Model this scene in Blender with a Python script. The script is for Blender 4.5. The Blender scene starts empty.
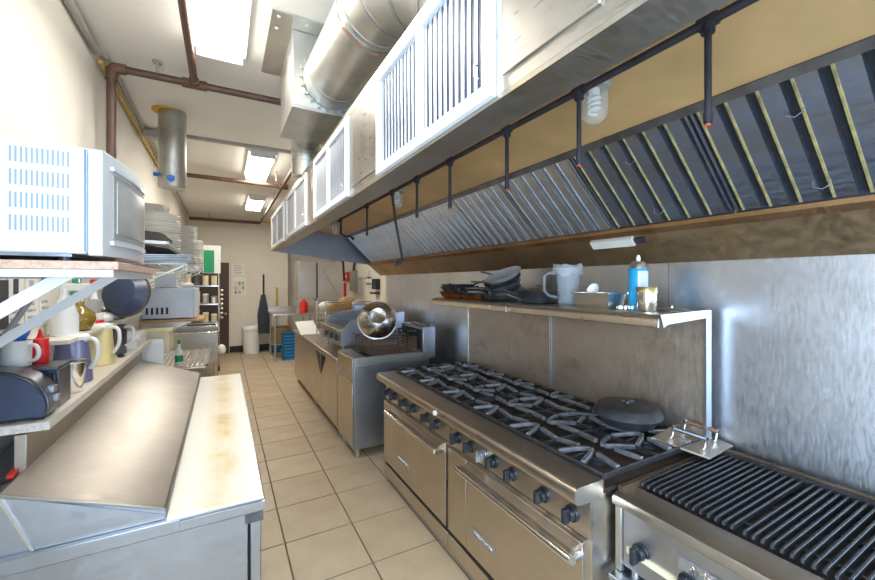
import bpy, bmesh, math, random
from mathutils import Vector, Matrix, Euler
random.seed(7)
sc = bpy.context.scene
COL = sc.collection
# ------------------------------------------------------------------ camera, world, light, exposure
F = 390.0; H = 1.75; HY = 282.5; YAW = math.atan(214 / 390.0)
CC, SS = math.cos(YAW), math.sin(YAW)
cam = bpy.data.objects.new('camera', bpy.data.cameras.new('camera'))
COL.objects.link(cam); sc.camera = cam
cam.location = (0, 0, H); cam.rotation_euler = (math.pi / 2, 0, -YAW)
cam.data.sensor_width = 36; cam.data.lens = 36 * F / 875
cam.data.shift_y = -(290 - HY) / 875
cam.data.clip_start = 0.02
w = bpy.data.worlds.new('world'); sc.world = w; w.use_nodes = True
w.node_tree.nodes['Background'].inputs[0].default_value = (0.62, 0.80, 1.0, 1)
w.node_tree.nodes['Background'].inputs[1].default_value = 1.5
vs = sc.view_settings
vs.view_transform = 'Standard'; vs.look = 'None'; vs.gamma = 1.0; vs.use_curve_mapping = False
vs.exposure = 0.75
FLUO_W = 10.5          # watts of each ceiling fluorescent
FLUO_COL = (1.0, 0.93, 0.82)
DAY_W = 16.0          # daylight through the window behind the camera
SIDE_FILL_W = 112.0          # added cool fill at an unseen left wall window, beside the camera
DAY_COL = (0.55, 0.76, 1.0)

# pixel of the 875x580 photograph -> point on a known plane
def ray(px, py):
    cx = (px - 437.5) / F
    return (cx * CC + SS, -cx * SS + CC, -(py - HY) / F)
def atx(px, py, x):
    d = ray(px, py); t = x / d[0]; return (x, d[1] * t, H + d[2] * t)
def aty(px, py, y):
    d = ray(px, py); t = y / d[1]; return (d[0] * t, y, H + d[2] * t)
def atz(px, py, z):
    d = ray(px, py); t = (z - H) / d[2]; return (d[0] * t, d[1] * t, z)

# ------------------------------------------------------------------ mesh helpers
ORG = {}
class MB:
    def __init__(s): s.v = []; s.f = []
    def add(s, v, f):
        n = len(s.v); s.v += [tuple(p) for p in v]; s.f += [tuple(i + n for i in q) for q in f]; return s
    def hexa(s, p):
        return s.add(p, [(0, 3, 2, 1), (4, 5, 6, 7), (0, 1, 5, 4), (1, 2, 6, 5), (2, 3, 7, 6), (3, 0, 4, 7)])
    def box(s, x0, x1, y0, y1, z0, z1):
        return s.hexa([(x0, y0, z0), (x1, y0, z0), (x1, y1, z0), (x0, y1, z0), (x0, y0, z1), (x1, y0, z1), (x1, y1, z1), (x0, y1, z1)])
    def bar(s, p, q, wd, th, up=(0, 0, 1)):
        p = Vector(p); q = Vector(q); d = (q - p).normalized(); u = Vector(up)
        a = d.cross(u)
        if a.length < 1e-4: a = d.cross(Vector((1, 0, 0)))
        a.normalize(); b = a.cross(d).normalized(); a *= wd / 2; b *= th / 2
        return s.hexa([p - a - b, p + a - b, p + a + b, p - a + b, q - a - b, q + a - b, q + a + b, q - a + b])
    def prism(s, poly, ax, a, b):
        m = {'x': lambda t, u, k: (k, t, u), 'y': lambda t, u, k: (t, k, u), 'z': lambda t, u, k: (t, u, k)}[ax]
        n = len(poly)
        return s.add([m(t, u, a) for t, u in poly] + [m(t, u, b) for t, u in poly],
                     [tuple(range(n)), tuple(range(2 * n - 1, n - 1, -1))] + [(i, (i + 1) % n, n + (i + 1) % n, n + i) for i in range(n)])
    def cyl(s, p, q, r, r2=None, n=16, cap=True):
        p = Vector(p); q = Vector(q); d = (q - p).normalized(); r2 = r if r2 is None else r2
        a = d.cross(Vector((0, 0, 1)))
        if a.length < 1e-4: a = Vector((1, 0, 0))
        a.normalize(); b = d.cross(a)
        c = [(math.cos(2 * math.pi * i / n), math.sin(2 * math.pi * i / n)) for i in range(n)]
        v = [p + (a * x + b * y) * r for x, y in c] + [q + (a * x + b * y) * r2 for x, y in c]
        f = [(i, (i + 1) % n, n + (i + 1) % n, n + i) for i in range(n)]
        if cap: f += [tuple(range(n - 1, -1, -1)), tuple(range(n, 2 * n))]
        return s.add(v, f)
    def tube(s, path, r, n=8, closed=False):
        P = [Vector(p) for p in path]; m = len(P); v = []; f = []; prev = None
        for i in range(m):
            if closed: d = P[(i + 1) % m] - P[i - 1]
            else: d = P[min(i + 1, m - 1)] - P[max(i - 1, 0)]
            d.normalize()
            if prev is None:
                a = d.cross(Vector((0, 0, 1)))
                if a.length < 1e-3: a = d.cross(Vector((1, 0, 0)))
            else: a = prev - d * prev.dot(d)
            a.normalize(); prev = a.copy(); b = d.cross(a)
            rr = r[i] if isinstance(r, (list, tuple)) else r
            v += [P[i] + (a * math.cos(2 * math.pi * k / n) + b * math.sin(2 * math.pi * k / n)) * rr for k in range(n)]
        for i in range(m if closed else m - 1):
            j = (i + 1) % m
            f += [(i * n + k, i * n + (k + 1) % n, j * n + (k + 1) % n, j * n + k) for k in range(n)]
        if not closed: f += [tuple(range(n - 1, -1, -1)), tuple(range((m - 1) * n, m * n))]
        return s.add(v, f)
    def lathe(s, prof, o=(0, 0, 0), n=24, mat=None):
        v = []; f = []; m = len(prof)
        for r, z in prof:
            r = max(r, 1e-4)
            for k in range(n):
                p = Vector((r * math.cos(2 * math.pi * k / n), r * math.sin(2 * math.pi * k / n), z))
                if mat: p = mat @ p
                v.append(p + Vector(o))
        for i in range(m - 1):
            f += [(i * n + k, i * n + (k + 1) % n, (i + 1) * n + (k + 1) % n, (i + 1) * n + k) for k in range(n)]
        f += [tuple(range(n - 1, -1, -1)), tuple(range((m - 1) * n, m * n))]
        return s.add(v, f)
    def build(s, name, mat, parent=None, bevel=0, smooth=40, local=False, seg=2):
        off = Vector((0, 0, 0))
        if parent is not None and not local: off = ORG.get(parent.name, Vector((0, 0, 0)))
        me = bpy.data.meshes.new(name)
        me.from_pydata([tuple(Vector(p) - off) for p in s.v], [], s.f)
        bm = bmesh.new(); bm.from_mesh(me)
        bmesh.ops.recalc_face_normals(bm, faces=bm.faces); bm.to_mesh(me); bm.free()
        me.materials.append(MAT[mat])
        if smooth:
            for p in me.polygons: p.use_smooth = True
            me.set_sharp_from_angle(angle=math.radians(smooth))
        o = bpy.data.objects.new(name, me); COL.objects.link(o)
        if parent is not None: o.parent = parent; ORG[o.name] = off
        if bevel:
            b = o.modifiers.new('bevel', 'BEVEL'); b.width = bevel; b.segments = seg; b.limit_method = 'ANGLE'; b.angle_limit = math.radians(35)
            if not smooth:
                pass
        return o
def B(): return MB()
def cr(P, n=5):
    P = [Vector(p) for p in P]; out = []
    for i in range(len(P) - 1):
        a, b, c, d = P[max(i - 1, 0)], P[i], P[i + 1], P[min(i + 2, len(P) - 1)]
        for k in range(n):
            t = k / n; out.append(.5 * ((2 * b) + (c - a) * t + (2 * a - 5 * b + 4 * c - d) * t * t + (3 * b - a - 3 * c + d) * t ** 3))
    return out + [P[-1]]
def bx(*a): return MB().box(*a)
def tag(o, label=None, cat=None, group=None, kind=None):
    if label: o['label'] = label
    if cat: o['category'] = cat
    if group: o['group'] = group
    if kind: o['kind'] = kind
    return o
def T(name, loc, label=None, cat=None, group=None, rz=0, kind=None):
    o = bpy.data.objects.new(name, None); COL.objects.link(o); o.location = loc; o.rotation_euler = (0, 0, rz)
    o.empty_display_size = .05
    ORG[o.name] = Vector(loc)
    return tag(o, label, cat, group, kind)
def S(o): o['kind'] = 'structure'; return o
def dup(o, parent=None):
    c = o.copy(); COL.objects.link(c); c.parent = parent
    for ch in list(o.children): dup(ch, c)
    return c
def place(o, loc, rz=0, label=None, rot=None):
    o.location = loc; o.rotation_euler = rot if rot else (0, 0, rz)
    if label: o['label'] = label
    return o
def share(proto, loc=(0, 0, 0), rot=(0, 0, 0), parent=None, scale=None):
    c = proto.copy(); COL.objects.link(c); c.parent = parent; c.location = loc; c.rotation_euler = rot
    if scale: c.scale = scale
    return c

# ------------------------------------------------------------------ materials
MAT = {}
def nm(name):
    m = bpy.data.materials.new(name); m.use_nodes = True; MAT[name] = m
    nt = m.node_tree; return m, nt, nt.nodes['Principled BSDF']
def mottle(nt, scale, mapping=(1, 1, 1), detail=4, rough=.6, coord='Object'):
    tc = nt.nodes.new('ShaderNodeTexCoord'); mp = nt.nodes.new('ShaderNodeMapping')
    mp.inputs['Scale'].default_value = mapping
    n = nt.nodes.new('ShaderNodeTexNoise'); n.inputs['Scale'].default_value = scale; n.inputs['Detail'].default_value = detail; n.inputs['Roughness'].default_value = rough
    nt.links.new(tc.outputs[coord], mp.inputs[0]); nt.links.new(mp.outputs[0], n.inputs['Vector']); return n
def ramp(nt, src, stops):
    r = nt.nodes.new('ShaderNodeValToRGB'); e = r.color_ramp.elements
    while len(e) < len(stops): e.new(.5)
    for i, (p, c) in enumerate(stops): e[i].position = p; e[i].color = c if len(c) == 4 else (*c, 1)
    nt.links.new(src, r.inputs[0]); return r
def plain(name, col, rough=.5, metal=0, var=.06, scale=6, bump=0, coat=0, trans=0, alpha=1, emit=None, es=0, bscale=40):
    m, nt, b = nm(name)
    n = mottle(nt, scale)
    lo = tuple(max(0, c * (1 - var)) for c in col); hi = tuple(min(1, c * (1 + var)) for c in col)
    r = ramp(nt, n.outputs['Fac'], [(.3, lo), (.7, hi)])
    nt.links.new(r.outputs[0], b.inputs['Base Color'])
    b.inputs['Roughness'].default_value = rough; b.inputs['Metallic'].default_value = metal
    if coat: b.inputs['Coat Weight'].default_value = coat
    if trans: b.inputs['Transmission Weight'].default_value = trans
    if alpha < 1: b.inputs['Alpha'].default_value = alpha
    if emit: b.inputs['Emission Color'].default_value = (*emit, 1); b.inputs['Emission Strength'].default_value = es
    if bump:
        n2 = mottle(nt, bscale); bp = nt.nodes.new('ShaderNodeBump'); bp.inputs['Strength'].default_value = bump; bp.inputs['Distance'].default_value = .01
        nt.links.new(n2.outputs['Fac'], bp.inputs['Height']); nt.links.new(bp.outputs[0], b.inputs['Normal'])
    return m
def steel(name, col=(.60, .58, .55), rough=.32, stretch=(1, 1, 12), var=.10, stain=None, stain_amt=.5, sscale=2.2, metal=1.0, bump=.02):
    m, nt, b = nm(name)
    n = mottle(nt, 3.0, detail=5)
    lo = tuple(c * (1 - var) for c in col); hi = tuple(min(1, c * (1 + var)) for c in col)
    r = ramp(nt, n.outputs['Fac'], [(.3, lo), (.7, hi)])
    out = r.outputs[0]
    br = mottle(nt, 14, mapping=stretch, detail=3)
    if stain:
        n3 = mottle(nt, sscale, detail=6, rough=.7)
        r3 = ramp(nt, n3.outputs['Fac'], [(.48, (0, 0, 0)), (.68, (stain_amt,) * 3)])
        mx = nt.nodes.new('ShaderNodeMixRGB'); mx.inputs[2].default_value = (*stain, 1)
        nt.links.new(r3.outputs[0], mx.inputs[0]); nt.links.new(out, mx.inputs[1]); out = mx.outputs[0]
    nt.links.new(out, b.inputs['Base Color'])
    rr = ramp(nt, br.outputs['Fac'], [(.3, (rough * .8,) * 3), (.7, (min(1, rough * 1.25),) * 3)])
    nt.links.new(rr.outputs[0], b.inputs['Roughness'])
    b.inputs['Metallic'].default_value = metal
    bp = nt.nodes.new('ShaderNodeBump'); bp.inputs['Strength'].default_value = bump; bp.inputs['Distance'].default_value = .004
    nt.links.new(br.outputs['Fac'], bp.inputs['Height']); nt.links.new(bp.outputs[0], b.inputs['Normal'])
    return m
# surfaces of the room
plain('wall_paint', (.80, .76, .68), .55, var=.03, scale=1.2)
plain('ceil_paint', (.80, .775, .72), .5, var=.03, scale=.8)
m, nt, b = nm('block_wall')
tc = nt.nodes.new('ShaderNodeTexCoord'); mp = nt.nodes.new('ShaderNodeMapping'); mp.inputs['Rotation'].default_value = (math.pi / 2, 0, 0)
bk = nt.nodes.new('ShaderNodeTexBrick'); bk.inputs['Scale'].default_value = 1; bk.inputs['Brick Width'].default_value = .4; bk.inputs['Row Height'].default_value = .2
bk.inputs['Mortar Size'].default_value = .004
bk.inputs['Color1'].default_value = (.78, .73, .63, 1); bk.inputs['Color2'].default_value = (.75, .70, .60, 1); bk.inputs['Mortar'].default_value = (.72, .67, .575, 1)
nt.links.new(tc.outputs['Object'], mp.inputs[0]); nt.links.new(mp.outputs[0], bk.inputs[0]); nt.links.new(bk.outputs[0], b.inputs['Base Color'])
b.inputs['Roughness'].default_value = .6
m, nt, b = nm('tile')
n = mottle(nt, 3.5, detail=7); oi = nt.nodes.new('ShaderNodeObjectInfo')
r = ramp(nt, n.outputs['Fac'], [(.25, (.44, .335, .225)), (.55, (.53, .42, .29)), (.8, (.59, .48, .35))])
r2 = ramp(nt, oi.outputs['Random'], [(0, (.90, .90, .89)), (1, (1, 1, 1))])
mx = nt.nodes.new('ShaderNodeMixRGB'); mx.blend_type = 'MULTIPLY'; mx.inputs[0].default_value = 1
nt.links.new(r.outputs[0], mx.inputs[1]); nt.links.new(r2.outputs[0], mx.inputs[2]); nt.links.new(mx.outputs[0], b.inputs['Base Color'])
b.inputs['Roughness'].default_value = .42
plain('grout', (.17, .12, .08), .9, var=.2)
# steels
steel('steel', (.60, .575, .53), .33)
steel('steel_h', (.60, .575, .53), .33, stretch=(12, 1, 12))
steel('steel_lid', (.35, .325, .295), .42, stretch=(1, 14, 1), var=.08, bump=.03)
steel('steel_blue', (.44, .455, .49), .36, stretch=(2, 2, 2), bump=.008)
steel('steel_wall', (.67, .69, .74), .38, bump=.002, stretch=(1, 9, 1.5), var=.08, stain=(.40, .36, .30), stain_amt=.35, sscale=1.4)
steel('steel_riser', (.66, .58, .50), .45, bump=.006, stretch=(1, 9, 1.5), stain=(.30, .17, .09), stain_amt=.6, sscale=3.2)
steel('steel_range', (.60, .53, .44), .34, stretch=(1, 10, 1.5), var=.06, bump=.008)
steel('steel_ledge', (.56, .50, .43), .34, stretch=(14, 1, 1), var=.06)
steel('steel_hood', (.52, .46, .38), .38, stretch=(1, 12, 1), stain=(.32, .22, .11), stain_amt=.5, sscale=1.3)
steel('steel_lip', (.50, .47, .43), .42, stretch=(1, 12, 1), stain=(.42, .30, .08), stain_amt=.6, sscale=2.6)
steel('steel_satin', (.66, .65, .64), .24, var=.04)
steel('steel_bright', (.82, .81, .79), .16, var=.03)
steel('galv', (.62, .615, .58), .42, stretch=(6, 6, 6), var=.16, bump=.08)
steel('galv_worn', (.52, .51, .48), .5, stretch=(4, 4, 4), var=.25)
plain('hood_ochre', (.68, .435, .19), .40, metal=.3, var=.26, scale=1.3)
steel('hood_end', (.27, .27, .30), .42, stretch=(1, 1, 12), var=.12)
steel('hood_back', (.64, .45, .255), .45, bump=.002, stretch=(2, 2, 2), stain=(.30, .21, .11), stain_amt=.5, sscale=1.6)
steel('baffle', (.66, .68, .71), .42, stretch=(10, 1, 10), stain=(.42, .32, .10), stain_amt=.45, sscale=1.7)
steel('baffle_dirty', (.25, .28, .36), .50, stretch=(10, 1, 10), stain=(.30, .22, .06), stain_amt=.55, sscale=2.6)
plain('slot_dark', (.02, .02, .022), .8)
steel('rail', (.48, .28, .13), .5, stretch=(1, 10, 1), stain=(.20, .08, .03), stain_amt=.6, sscale=4)
plain('white_enamel', (.70, .715, .73), .35, var=.02, coat=.2)
plain('white_frame', (.86, .87, .89), .40, var=.02)
steel('slat_al', (.55, .57, .62), .42, stretch=(4, 4, 1), var=.10)
plain('pipe_brown', (.10, .05, .035), .45, var=.25, scale=12)
plain('pipe_rust', (.13, .065, .04), .6, var=.3, scale=14)
plain('pipe_dark', (.045, .045, .055), .45, metal=.4, var=.3, scale=10)
plain('pipe_grey', (.36, .34, .31), .5, var=.1)
plain('pipe_yellow', (.62, .42, .06), .5, var=.15)
plain('red_cap', (.75, .10, .04), .4)
plain('cast_iron', (.050, .050, .055), .42, metal=.35, var=.3, scale=14, bump=.25, bscale=60)
plain('grate_iron', (.070, .068, .072), .34, metal=.55, var=.35, scale=16, bump=.2, bscale=50)
plain('grate_highlight', (.33, .34, .37), .34, metal=.7, var=.3, scale=20)  # lighter blue-grey puts highlights into the colour of the grate fingers
plain('burnt', (.055, .035, .025), .6, var=.6, scale=9)
plain('crumb_tray', (.14, .09, .055), .5, metal=.5, var=.5, scale=7)
plain('black_plastic', (.018, .020, .026), .32, var=.2)
plain('navy_plastic', (.035, .05, .10), .33, var=.15)
plain('blue_plastic', (.02, .16, .62), .35)
plain('crate_blue', (.02, .26, .60), .45, var=.08)
plain('red_plastic', (.72, .02, .02), .35)
plain('green_plastic', (.02, .34, .12), .4)
plain('white_plastic', (.82, .82, .80), .38, var=.02)
plain('cream_plastic', (.74, .66, .44), .4, var=.04)
plain('yellow_pitcher', (.80, .66, .32), .3, var=.05)
plain('purple_pitcher', (.20, .21, .36), .15, var=.08, coat=.3)
plain('olive', (.24, .16, .015), .12, var=.1, coat=.5)
plain('particle', (.62, .42, .32), .7, var=.22, scale=90)
plain('particle_pale', (.66, .60, .55), .75, var=.2, scale=110)
plain('laminate', (.74, .69, .60), .4, var=.05)
plain('wood_dark', (.17, .085, .04), .5, var=.15, scale=10)
plain('wood', (.46, .27, .12), .5, var=.15, scale=10)
plain('brown_door', (.060, .034, .028), .5, var=.12)
plain('brass', (.70, .48, .16), .3, metal=1)
plain('paper', (.82, .80, .74), .7, var=.03)
plain('paper_grey', (.45, .46, .50), .7, var=.3, scale=30)
plain('paper_olive', (.35, .38, .20), .7, var=.6, scale=25)
plain('ink', (.05, .05, .06), .7)
plain('ceramic', (.80, .78, .73), .25, var=.03, coat=.3)
plain('dark_cloth', (.045, .038, .035), .85, var=.3, scale=12)
plain('copper_pan', (.42, .15, .04), .35, metal=.8, var=.4, scale=10)
plain('steel_dark', (.15, .155, .175), .32, metal=.8, var=.35, scale=8)
plain('pan_pale', (.60, .61, .63), .35, metal=.6, var=.08, scale=8)
plain('pan_grey', (.42, .43, .46), .30, metal=.85, var=.15, scale=8)
plain('can_blue', (.02, .36, .66), .3, var=.05)
plain('can_pale', (.62, .70, .82), .35, var=.08)
plain('jar_gold', (.62, .50, .22), .3, metal=.9)
plain('skin_bread', (.58, .34, .15), .6, var=.25, scale=10)
plain('bag_white', (.80, .78, .74), .35, var=.06, bump=.4, bscale=18)
plain('cardboard', (.40, .25, .12), .8, var=.12)
plain('basket_wire', (.20, .125, .09), .45, metal=.7, var=.3)
plain('rubber', (.03, .03, .03), .7)
plain('foam', (.70, .38, .04), .8, var=.2)
plain('screen_dark', (.03, .035, .045), .12, coat=.5)
plain('mw_window', (.42, .42, .41), .25, var=.06, coat=.4)
plain('tape_red', (.50, .24, .18), .5, var=.2)
plain('vent_blue', (.26, .34, .42), .5, var=.03)
plain('highlight_yellow', (.36, .29, .12), .45, var=.5, scale=20)
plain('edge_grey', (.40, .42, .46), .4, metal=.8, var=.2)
plain('cream_wall_trim', (.58, .54, .47), .5)
plain('paper_green', (.02, .30, .13), .6)
def glass(name, col=(1, 1, 1), rough=.03, alpha=.25):
    m, nt, b = nm(name)
    b.inputs['Base Color'].default_value = (*col, 1); b.inputs['Roughness'].default_value = rough
    b.inputs['IOR'].default_value = 1.3; b.inputs['Alpha'].default_value = alpha
    n = mottle(nt, 5); r = ramp(nt, n.outputs['Fac'], [(.3, tuple(c * .94 for c in col)), (.7, col)]); nt.links.new(r.outputs[0], b.inputs['Base Color'])
glass('glass_clear', (.70, .78, .84), .05, .13)
glass('glass_globe', (.72, .70, .62), .08, .30)
glass('plastic_wrap', (.90, .92, .95), .2, .20)
glass('pane', (.9, .95, 1.0), .02, .12)
m, nt, b = nm('tube_glow')
b.inputs['Base Color'].default_value = (.9, .9, .86, 1); b.inputs['Emission Color'].default_value = (1.0, .95, .86, 1); b.inputs['Emission Strength'].default_value = 9.0
plain('cfl', (.80, .80, .78), .4)
# stained cutting board
m, nt, b = nm('board')
n = mottle(nt, 2.4, mapping=(1.2, 1, 1), detail=6, rough=.65)
r = ramp(nt, n.outputs['Fac'], [(.38, (.80, .76, .65)), (.54, (.74, .62, .38)), (.70, (.60, .43, .17))])
tc = nt.nodes.new('ShaderNodeTexCoord'); gx = nt.nodes.new('ShaderNodeSeparateXYZ'); nt.links.new(tc.outputs['Generated'], gx.inputs[0])
rc = ramp(nt, gx.outputs[0], [(.25, (0, 0, 0)), (.5, (1, 1, 1)), (.62, (1, 1, 1)), (.85, (0, 0, 0))])
mx = nt.nodes.new('ShaderNodeMixRGB'); mx.inputs[1].default_value = (.85, .82, .74, 1)
nt.links.new(rc.outputs[0], mx.inputs[0]); nt.links.new(r.outputs[0], mx.inputs[2]); nt.links.new(mx.outputs[0], b.inputs['Base Color']); b.inputs['Roughness'].default_value = .5
def text(body, name, mat, size, loc, rot, parent=None, depth=.0006):
    cu = bpy.data.curves.new(name, 'FONT'); cu.body = body; cu.size = size; cu.align_x = 'CENTER'; cu.align_y = 'CENTER'; cu.extrude = depth
    o = bpy.data.objects.new(name, cu); COL.objects.link(o)
    dg = bpy.context.evaluated_depsgraph_get(); me = bpy.data.meshes.new_from_object(o.evaluated_get(dg)); bpy.data.objects.remove(o)
    me.materials.clear(); me.materials.append(MAT[mat])
    o = bpy.data.objects.new(name, me); COL.objects.link(o); o.rotation_euler = rot
    off = Vector((0, 0, 0))
    if parent is not None: o.parent = parent; off = ORG.get(parent.name, off)
    o.location = Vector(loc) - off
    return o
# ------------------------------------------------------------------ the room
XL, XR, XR2, YF, YB, ZC = -.78, 2.20, 2.90, 11.0, -2.0, 3.35
fl = S(bx(XL - .1, XR2 + .1, YB - .1, YF + .7, -.10, -.004).build('floor', 'grout', smooth=0))
tp = .4565; pr = bx(-tp / 2 + .005, tp / 2 - .005, -tp / 2 + .005, tp / 2 - .005, -.004, .002)
proto = pr.build('tile', 'tile', fl, bevel=.0015, smooth=0, seg=1)
first = True
for i in range(-3, 6):
    for j in range(-7, 19):
        x = .362 + tp * (i + .5); y = 3.24 + tp * (j + .5)
        if x < XL - .2 or x > XR2 + .2 or y < YB or y > YF + .5: continue
        if x > XR + .25 and y < 5.5: continue
        if first: proto.location = (x, y, 0); first = False
        else: share(proto, (x, y, 0), parent=fl)
S(bx(XL - .1, XR2 + .1, YB - .1, YF + .7, ZC, ZC + .1).build('ceiling', 'ceil_paint', smooth=0))
vy0, vy1, vz0, vz1 = -1.92, -.10, .45, 2.55
S(B().box(XL - .1, XL, YB - .1, vy0, 0, ZC).box(XL - .1, XL, vy1, YF + .1, 0, ZC).box(XL - .1, XL, vy0, vy1, 0, vz0).box(XL - .1, XL, vy0, vy1, vz1, ZC).build('wall_left', 'wall_paint', smooth=0))
w2 = S(B().box(XL - .06, XL - .02, vy0, vy1, vz0, vz0 + .05).box(XL - .06, XL - .02, vy0, vy1, vz1 - .05, vz1).box(XL - .06, XL - .02, vy0, vy0 + .05, vz0, vz1).box(XL - .06, XL - .02, vy1 - .05, vy1, vz0, vz1).build('fill_window', 'white_enamel', smooth=0))  # unseen window, added to carry the fill light for the right side
bx(XL - .045, XL - .035, vy0 + .05, vy1 - .05, vz0 + .05, vz1 - .05).build('pane', 'pane', w2, smooth=0)
l = bpy.data.lights.new('side_fill', 'AREA'); l.shape = 'RECTANGLE'; l.size = vy1 - vy0 - .1; l.size_y = vz1 - vz0 - .1; l.energy = SIDE_FILL_W; l.color = DAY_COL  # fill light added at the unseen left window
lo = bpy.data.objects.new('side_fill', l); COL.objects.link(lo); lo.location = (XL - .012, (vy0 + vy1) / 2, (vz0 + vz1) / 2); lo.rotation_euler = (math.pi / 2, 0, -math.pi / 2)
wr = S(bx(XR + .01, XR2, YB - .1, 5.70, 0, ZC).build('wall_right', 'wall_paint', smooth=0))
for y0, y1 in ((-1.9, -.35), (-.35, 1.30), (1.30, 2.19), (2.19, 3.32), (3.32, 4.53), (4.53, 4.78), (4.78, 5.58)):
    bx(XR - .002, XR + .009, y0 + .0015, y1 - .0015, .12, 1.92).build('wall_panel', 'steel_wall', wr, smooth=0)
S(bx(XR2, XR2 + .1, 5.6, YF + .7, 0, ZC).build('wall_right_far', 'wall_paint', smooth=0))
S(bx(XL - .1, 1.5, YF, YF + .1, 0, ZC).build('wall_far', 'block_wall', smooth=0))
S(B().box(1.45, XR2 + .1, YF + .6, YF + .7, 0, ZC).box(1.40, 1.5, YF + .1, YF + .6, 0, ZC).build('wall_far_recess', 'wall_paint', smooth=0))
wx0, wx1, wz0, wz1 = -.55, 1.85, .85, 2.75
S(B().box(XL - .1, wx0, YB - .1, YB, 0, ZC).box(wx1, XR + .02, YB - .1, YB, 0, ZC).box(wx0, wx1, YB - .1, YB, 0, wz0).box(wx0, wx1, YB - .1, YB, wz1, ZC).build('wall_back', 'wall_paint', smooth=0))
wn = S(B().box(wx0, wx1, YB - .06, YB - .02, wz0, wz0 + .05).box(wx0, wx1, YB - .06, YB - .02, wz1 - .05, wz1).box(wx0, wx0 + .05, YB - .06, YB - .02, wz0, wz1).box(wx1 - .05, wx1, YB - .06, YB - .02, wz0, wz1).box(.62, .67, YB - .06, YB - .02, wz0, wz1).build('window_1', 'white_enamel', smooth=0))
bx(wx0 + .05, .62, YB - .045, YB - .035, wz0 + .05, wz1 - .05).build('pane', 'pane', wn, smooth=0)
bx(.67, wx1 - .05, YB - .045, YB - .035, wz0 + .05, wz1 - .05).build('pane', 'pane', wn, smooth=0)
S(bx(.13, 1.5, YF - .015, YF, 0, .16).build('baseboard_far', 'rubber', smooth=0))
S(bx(-.40, XR2, 5.0, 5.05, ZC - .03, ZC).build('trim_1', 'pipe_grey', smooth=0))
d1 = S(bx(-.76, .12, YF - .05, YF - .004, 0, 2.24).build('door_1', 'brown_door', bevel=.004))
B().lathe([(.012, 0), (.03, .01), (.034, .03), (.02, .05), (.001, .052)], (.045, YF - .05, .98), 14, Matrix.Rotation(math.pi / 2, 4, 'X')).build('door_knob', 'brass', d1, local=True)
# daylight at the window behind the camera
l = bpy.data.lights.new('window_daylight', 'AREA'); l.shape = 'RECTANGLE'; l.size = wx1 - wx0 - .1; l.size_y = wz1 - wz0 - .1; l.energy = DAY_W; l.color = DAY_COL
lo = bpy.data.objects.new('window_daylight', l); COL.objects.link(lo); lo.location = ((wx0 + wx1) / 2, YB - .015, (wz0 + wz1) / 2); lo.rotation_euler = (math.pi / 2, 0, 0)

# ------------------------------------------------------------------ ceiling fittings
spots = ['above the near end of the prep table, beside the hood', 'left of the galvanized duct box', 'just past the ceiling batten', 'nearest the block wall']
for k, (y, xx, colr) in enumerate(((-.35, .02, (.90, .95, 1.0)), (2.45, -.02, FLUO_COL), (5.75, .42, FLUO_COL), (8.5, .55, FLUO_COL))):
    f = T('ceiling_light', (xx, y, ZC - .10), 'white fluorescent ceiling light ' + spots[k], 'ceiling light', 'fluorescent ceiling lights')
    bx(xx - .16, xx + .16, y - .62, y + .62, ZC - .035, ZC - .001).build('housing', 'white_enamel', f, bevel=.004)
    bx(xx - .13, xx + .13, y - .58, y + .58, ZC - .085, ZC - .036).build('diffuser', 'tube_glow', f, bevel=.02)
    for e in (-1, 1): bx(xx - .14, xx + .14, y + e * .595 - .015, y + e * .595 + .015, ZC - .09, ZC - .036).build('end_cap', 'white_enamel', f, bevel=.004)
    l = bpy.data.lights.new('lamp_light', 'AREA'); l.shape = 'RECTANGLE'; l.size = .26; l.size_y = 1.16; l.energy = FLUO_W * (.65, .85, 1.6, 1.9)[k]; l.color = colr
    q = bpy.data.objects.new('lamp_light', l); COL.objects.link(q); q.parent = f; q.location = (0, 0, .008)
# brown sprinkler pipe and its branches
p = T('sprinkler_pipe', (-.68, 3.45, 2.0), 'brown sprinkler pipe rising by the left wall and crossing under the ceiling', 'pipe')
B().cyl((-.68, 3.45, 1.9), (-.68, 3.45, 3.21), .028).build('riser', 'pipe_brown', p)
B().cyl((-.66, 3.45, 3.24), (1.9, 3.45, 3.24), .026).build('cross_run', 'pipe_brown', p)
B().cyl((-.19, 3.45, 3.24), (-.19, -1.9, 3.24), .024).build('branch', 'pipe_brown', p)
B().tube([(-.68, 3.45, 3.15), (-.68, 3.45, 3.22), (-.665, 3.45, 3.238), (-.60, 3.45, 3.24)], .036, 12).build('elbow', 'pipe_rust', p)
B().cyl((-.27, 3.45, 3.24), (-.11, 3.45, 3.24), .035).cyl((-.19, 3.45, 3.24), (-.19, 3.37, 3.24), .033).build('tee', 'pipe_rust', p)
B().cyl((-.42, 3.45, 3.24), (-.42, 3.45, 3.345), .011).cyl((-.42, 3.45, 3.335), (-.42, 3.45, 3.349), .03).build('hanger', 'pipe_grey', p)
p = T('ceiling_pipe', (.78, 6.3, 3.2), 'thin brown pipe loop under the ceiling beyond the batten', 'pipe')
B().cyl((-.70, 6.3, 3.22), (.85, 6.3, 3.2), .03, n=12).build('cross_run', 'pipe_brown', p)
B().cyl((.78, 3.9, 3.2), (.78, 10.4, 3.2), .024, n=12).build('long_run', 'pipe_brown', p)
B().cyl((-.68, 10.4, 3.2), (.80, 10.4, 3.2), .035, n=12).build('cross_run', 'pipe_brown', p)
B().cyl((.72, 6.3, 3.2), (.86, 6.3, 3.2), .042, n=12).build('tee', 'pipe_rust', p)
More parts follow.
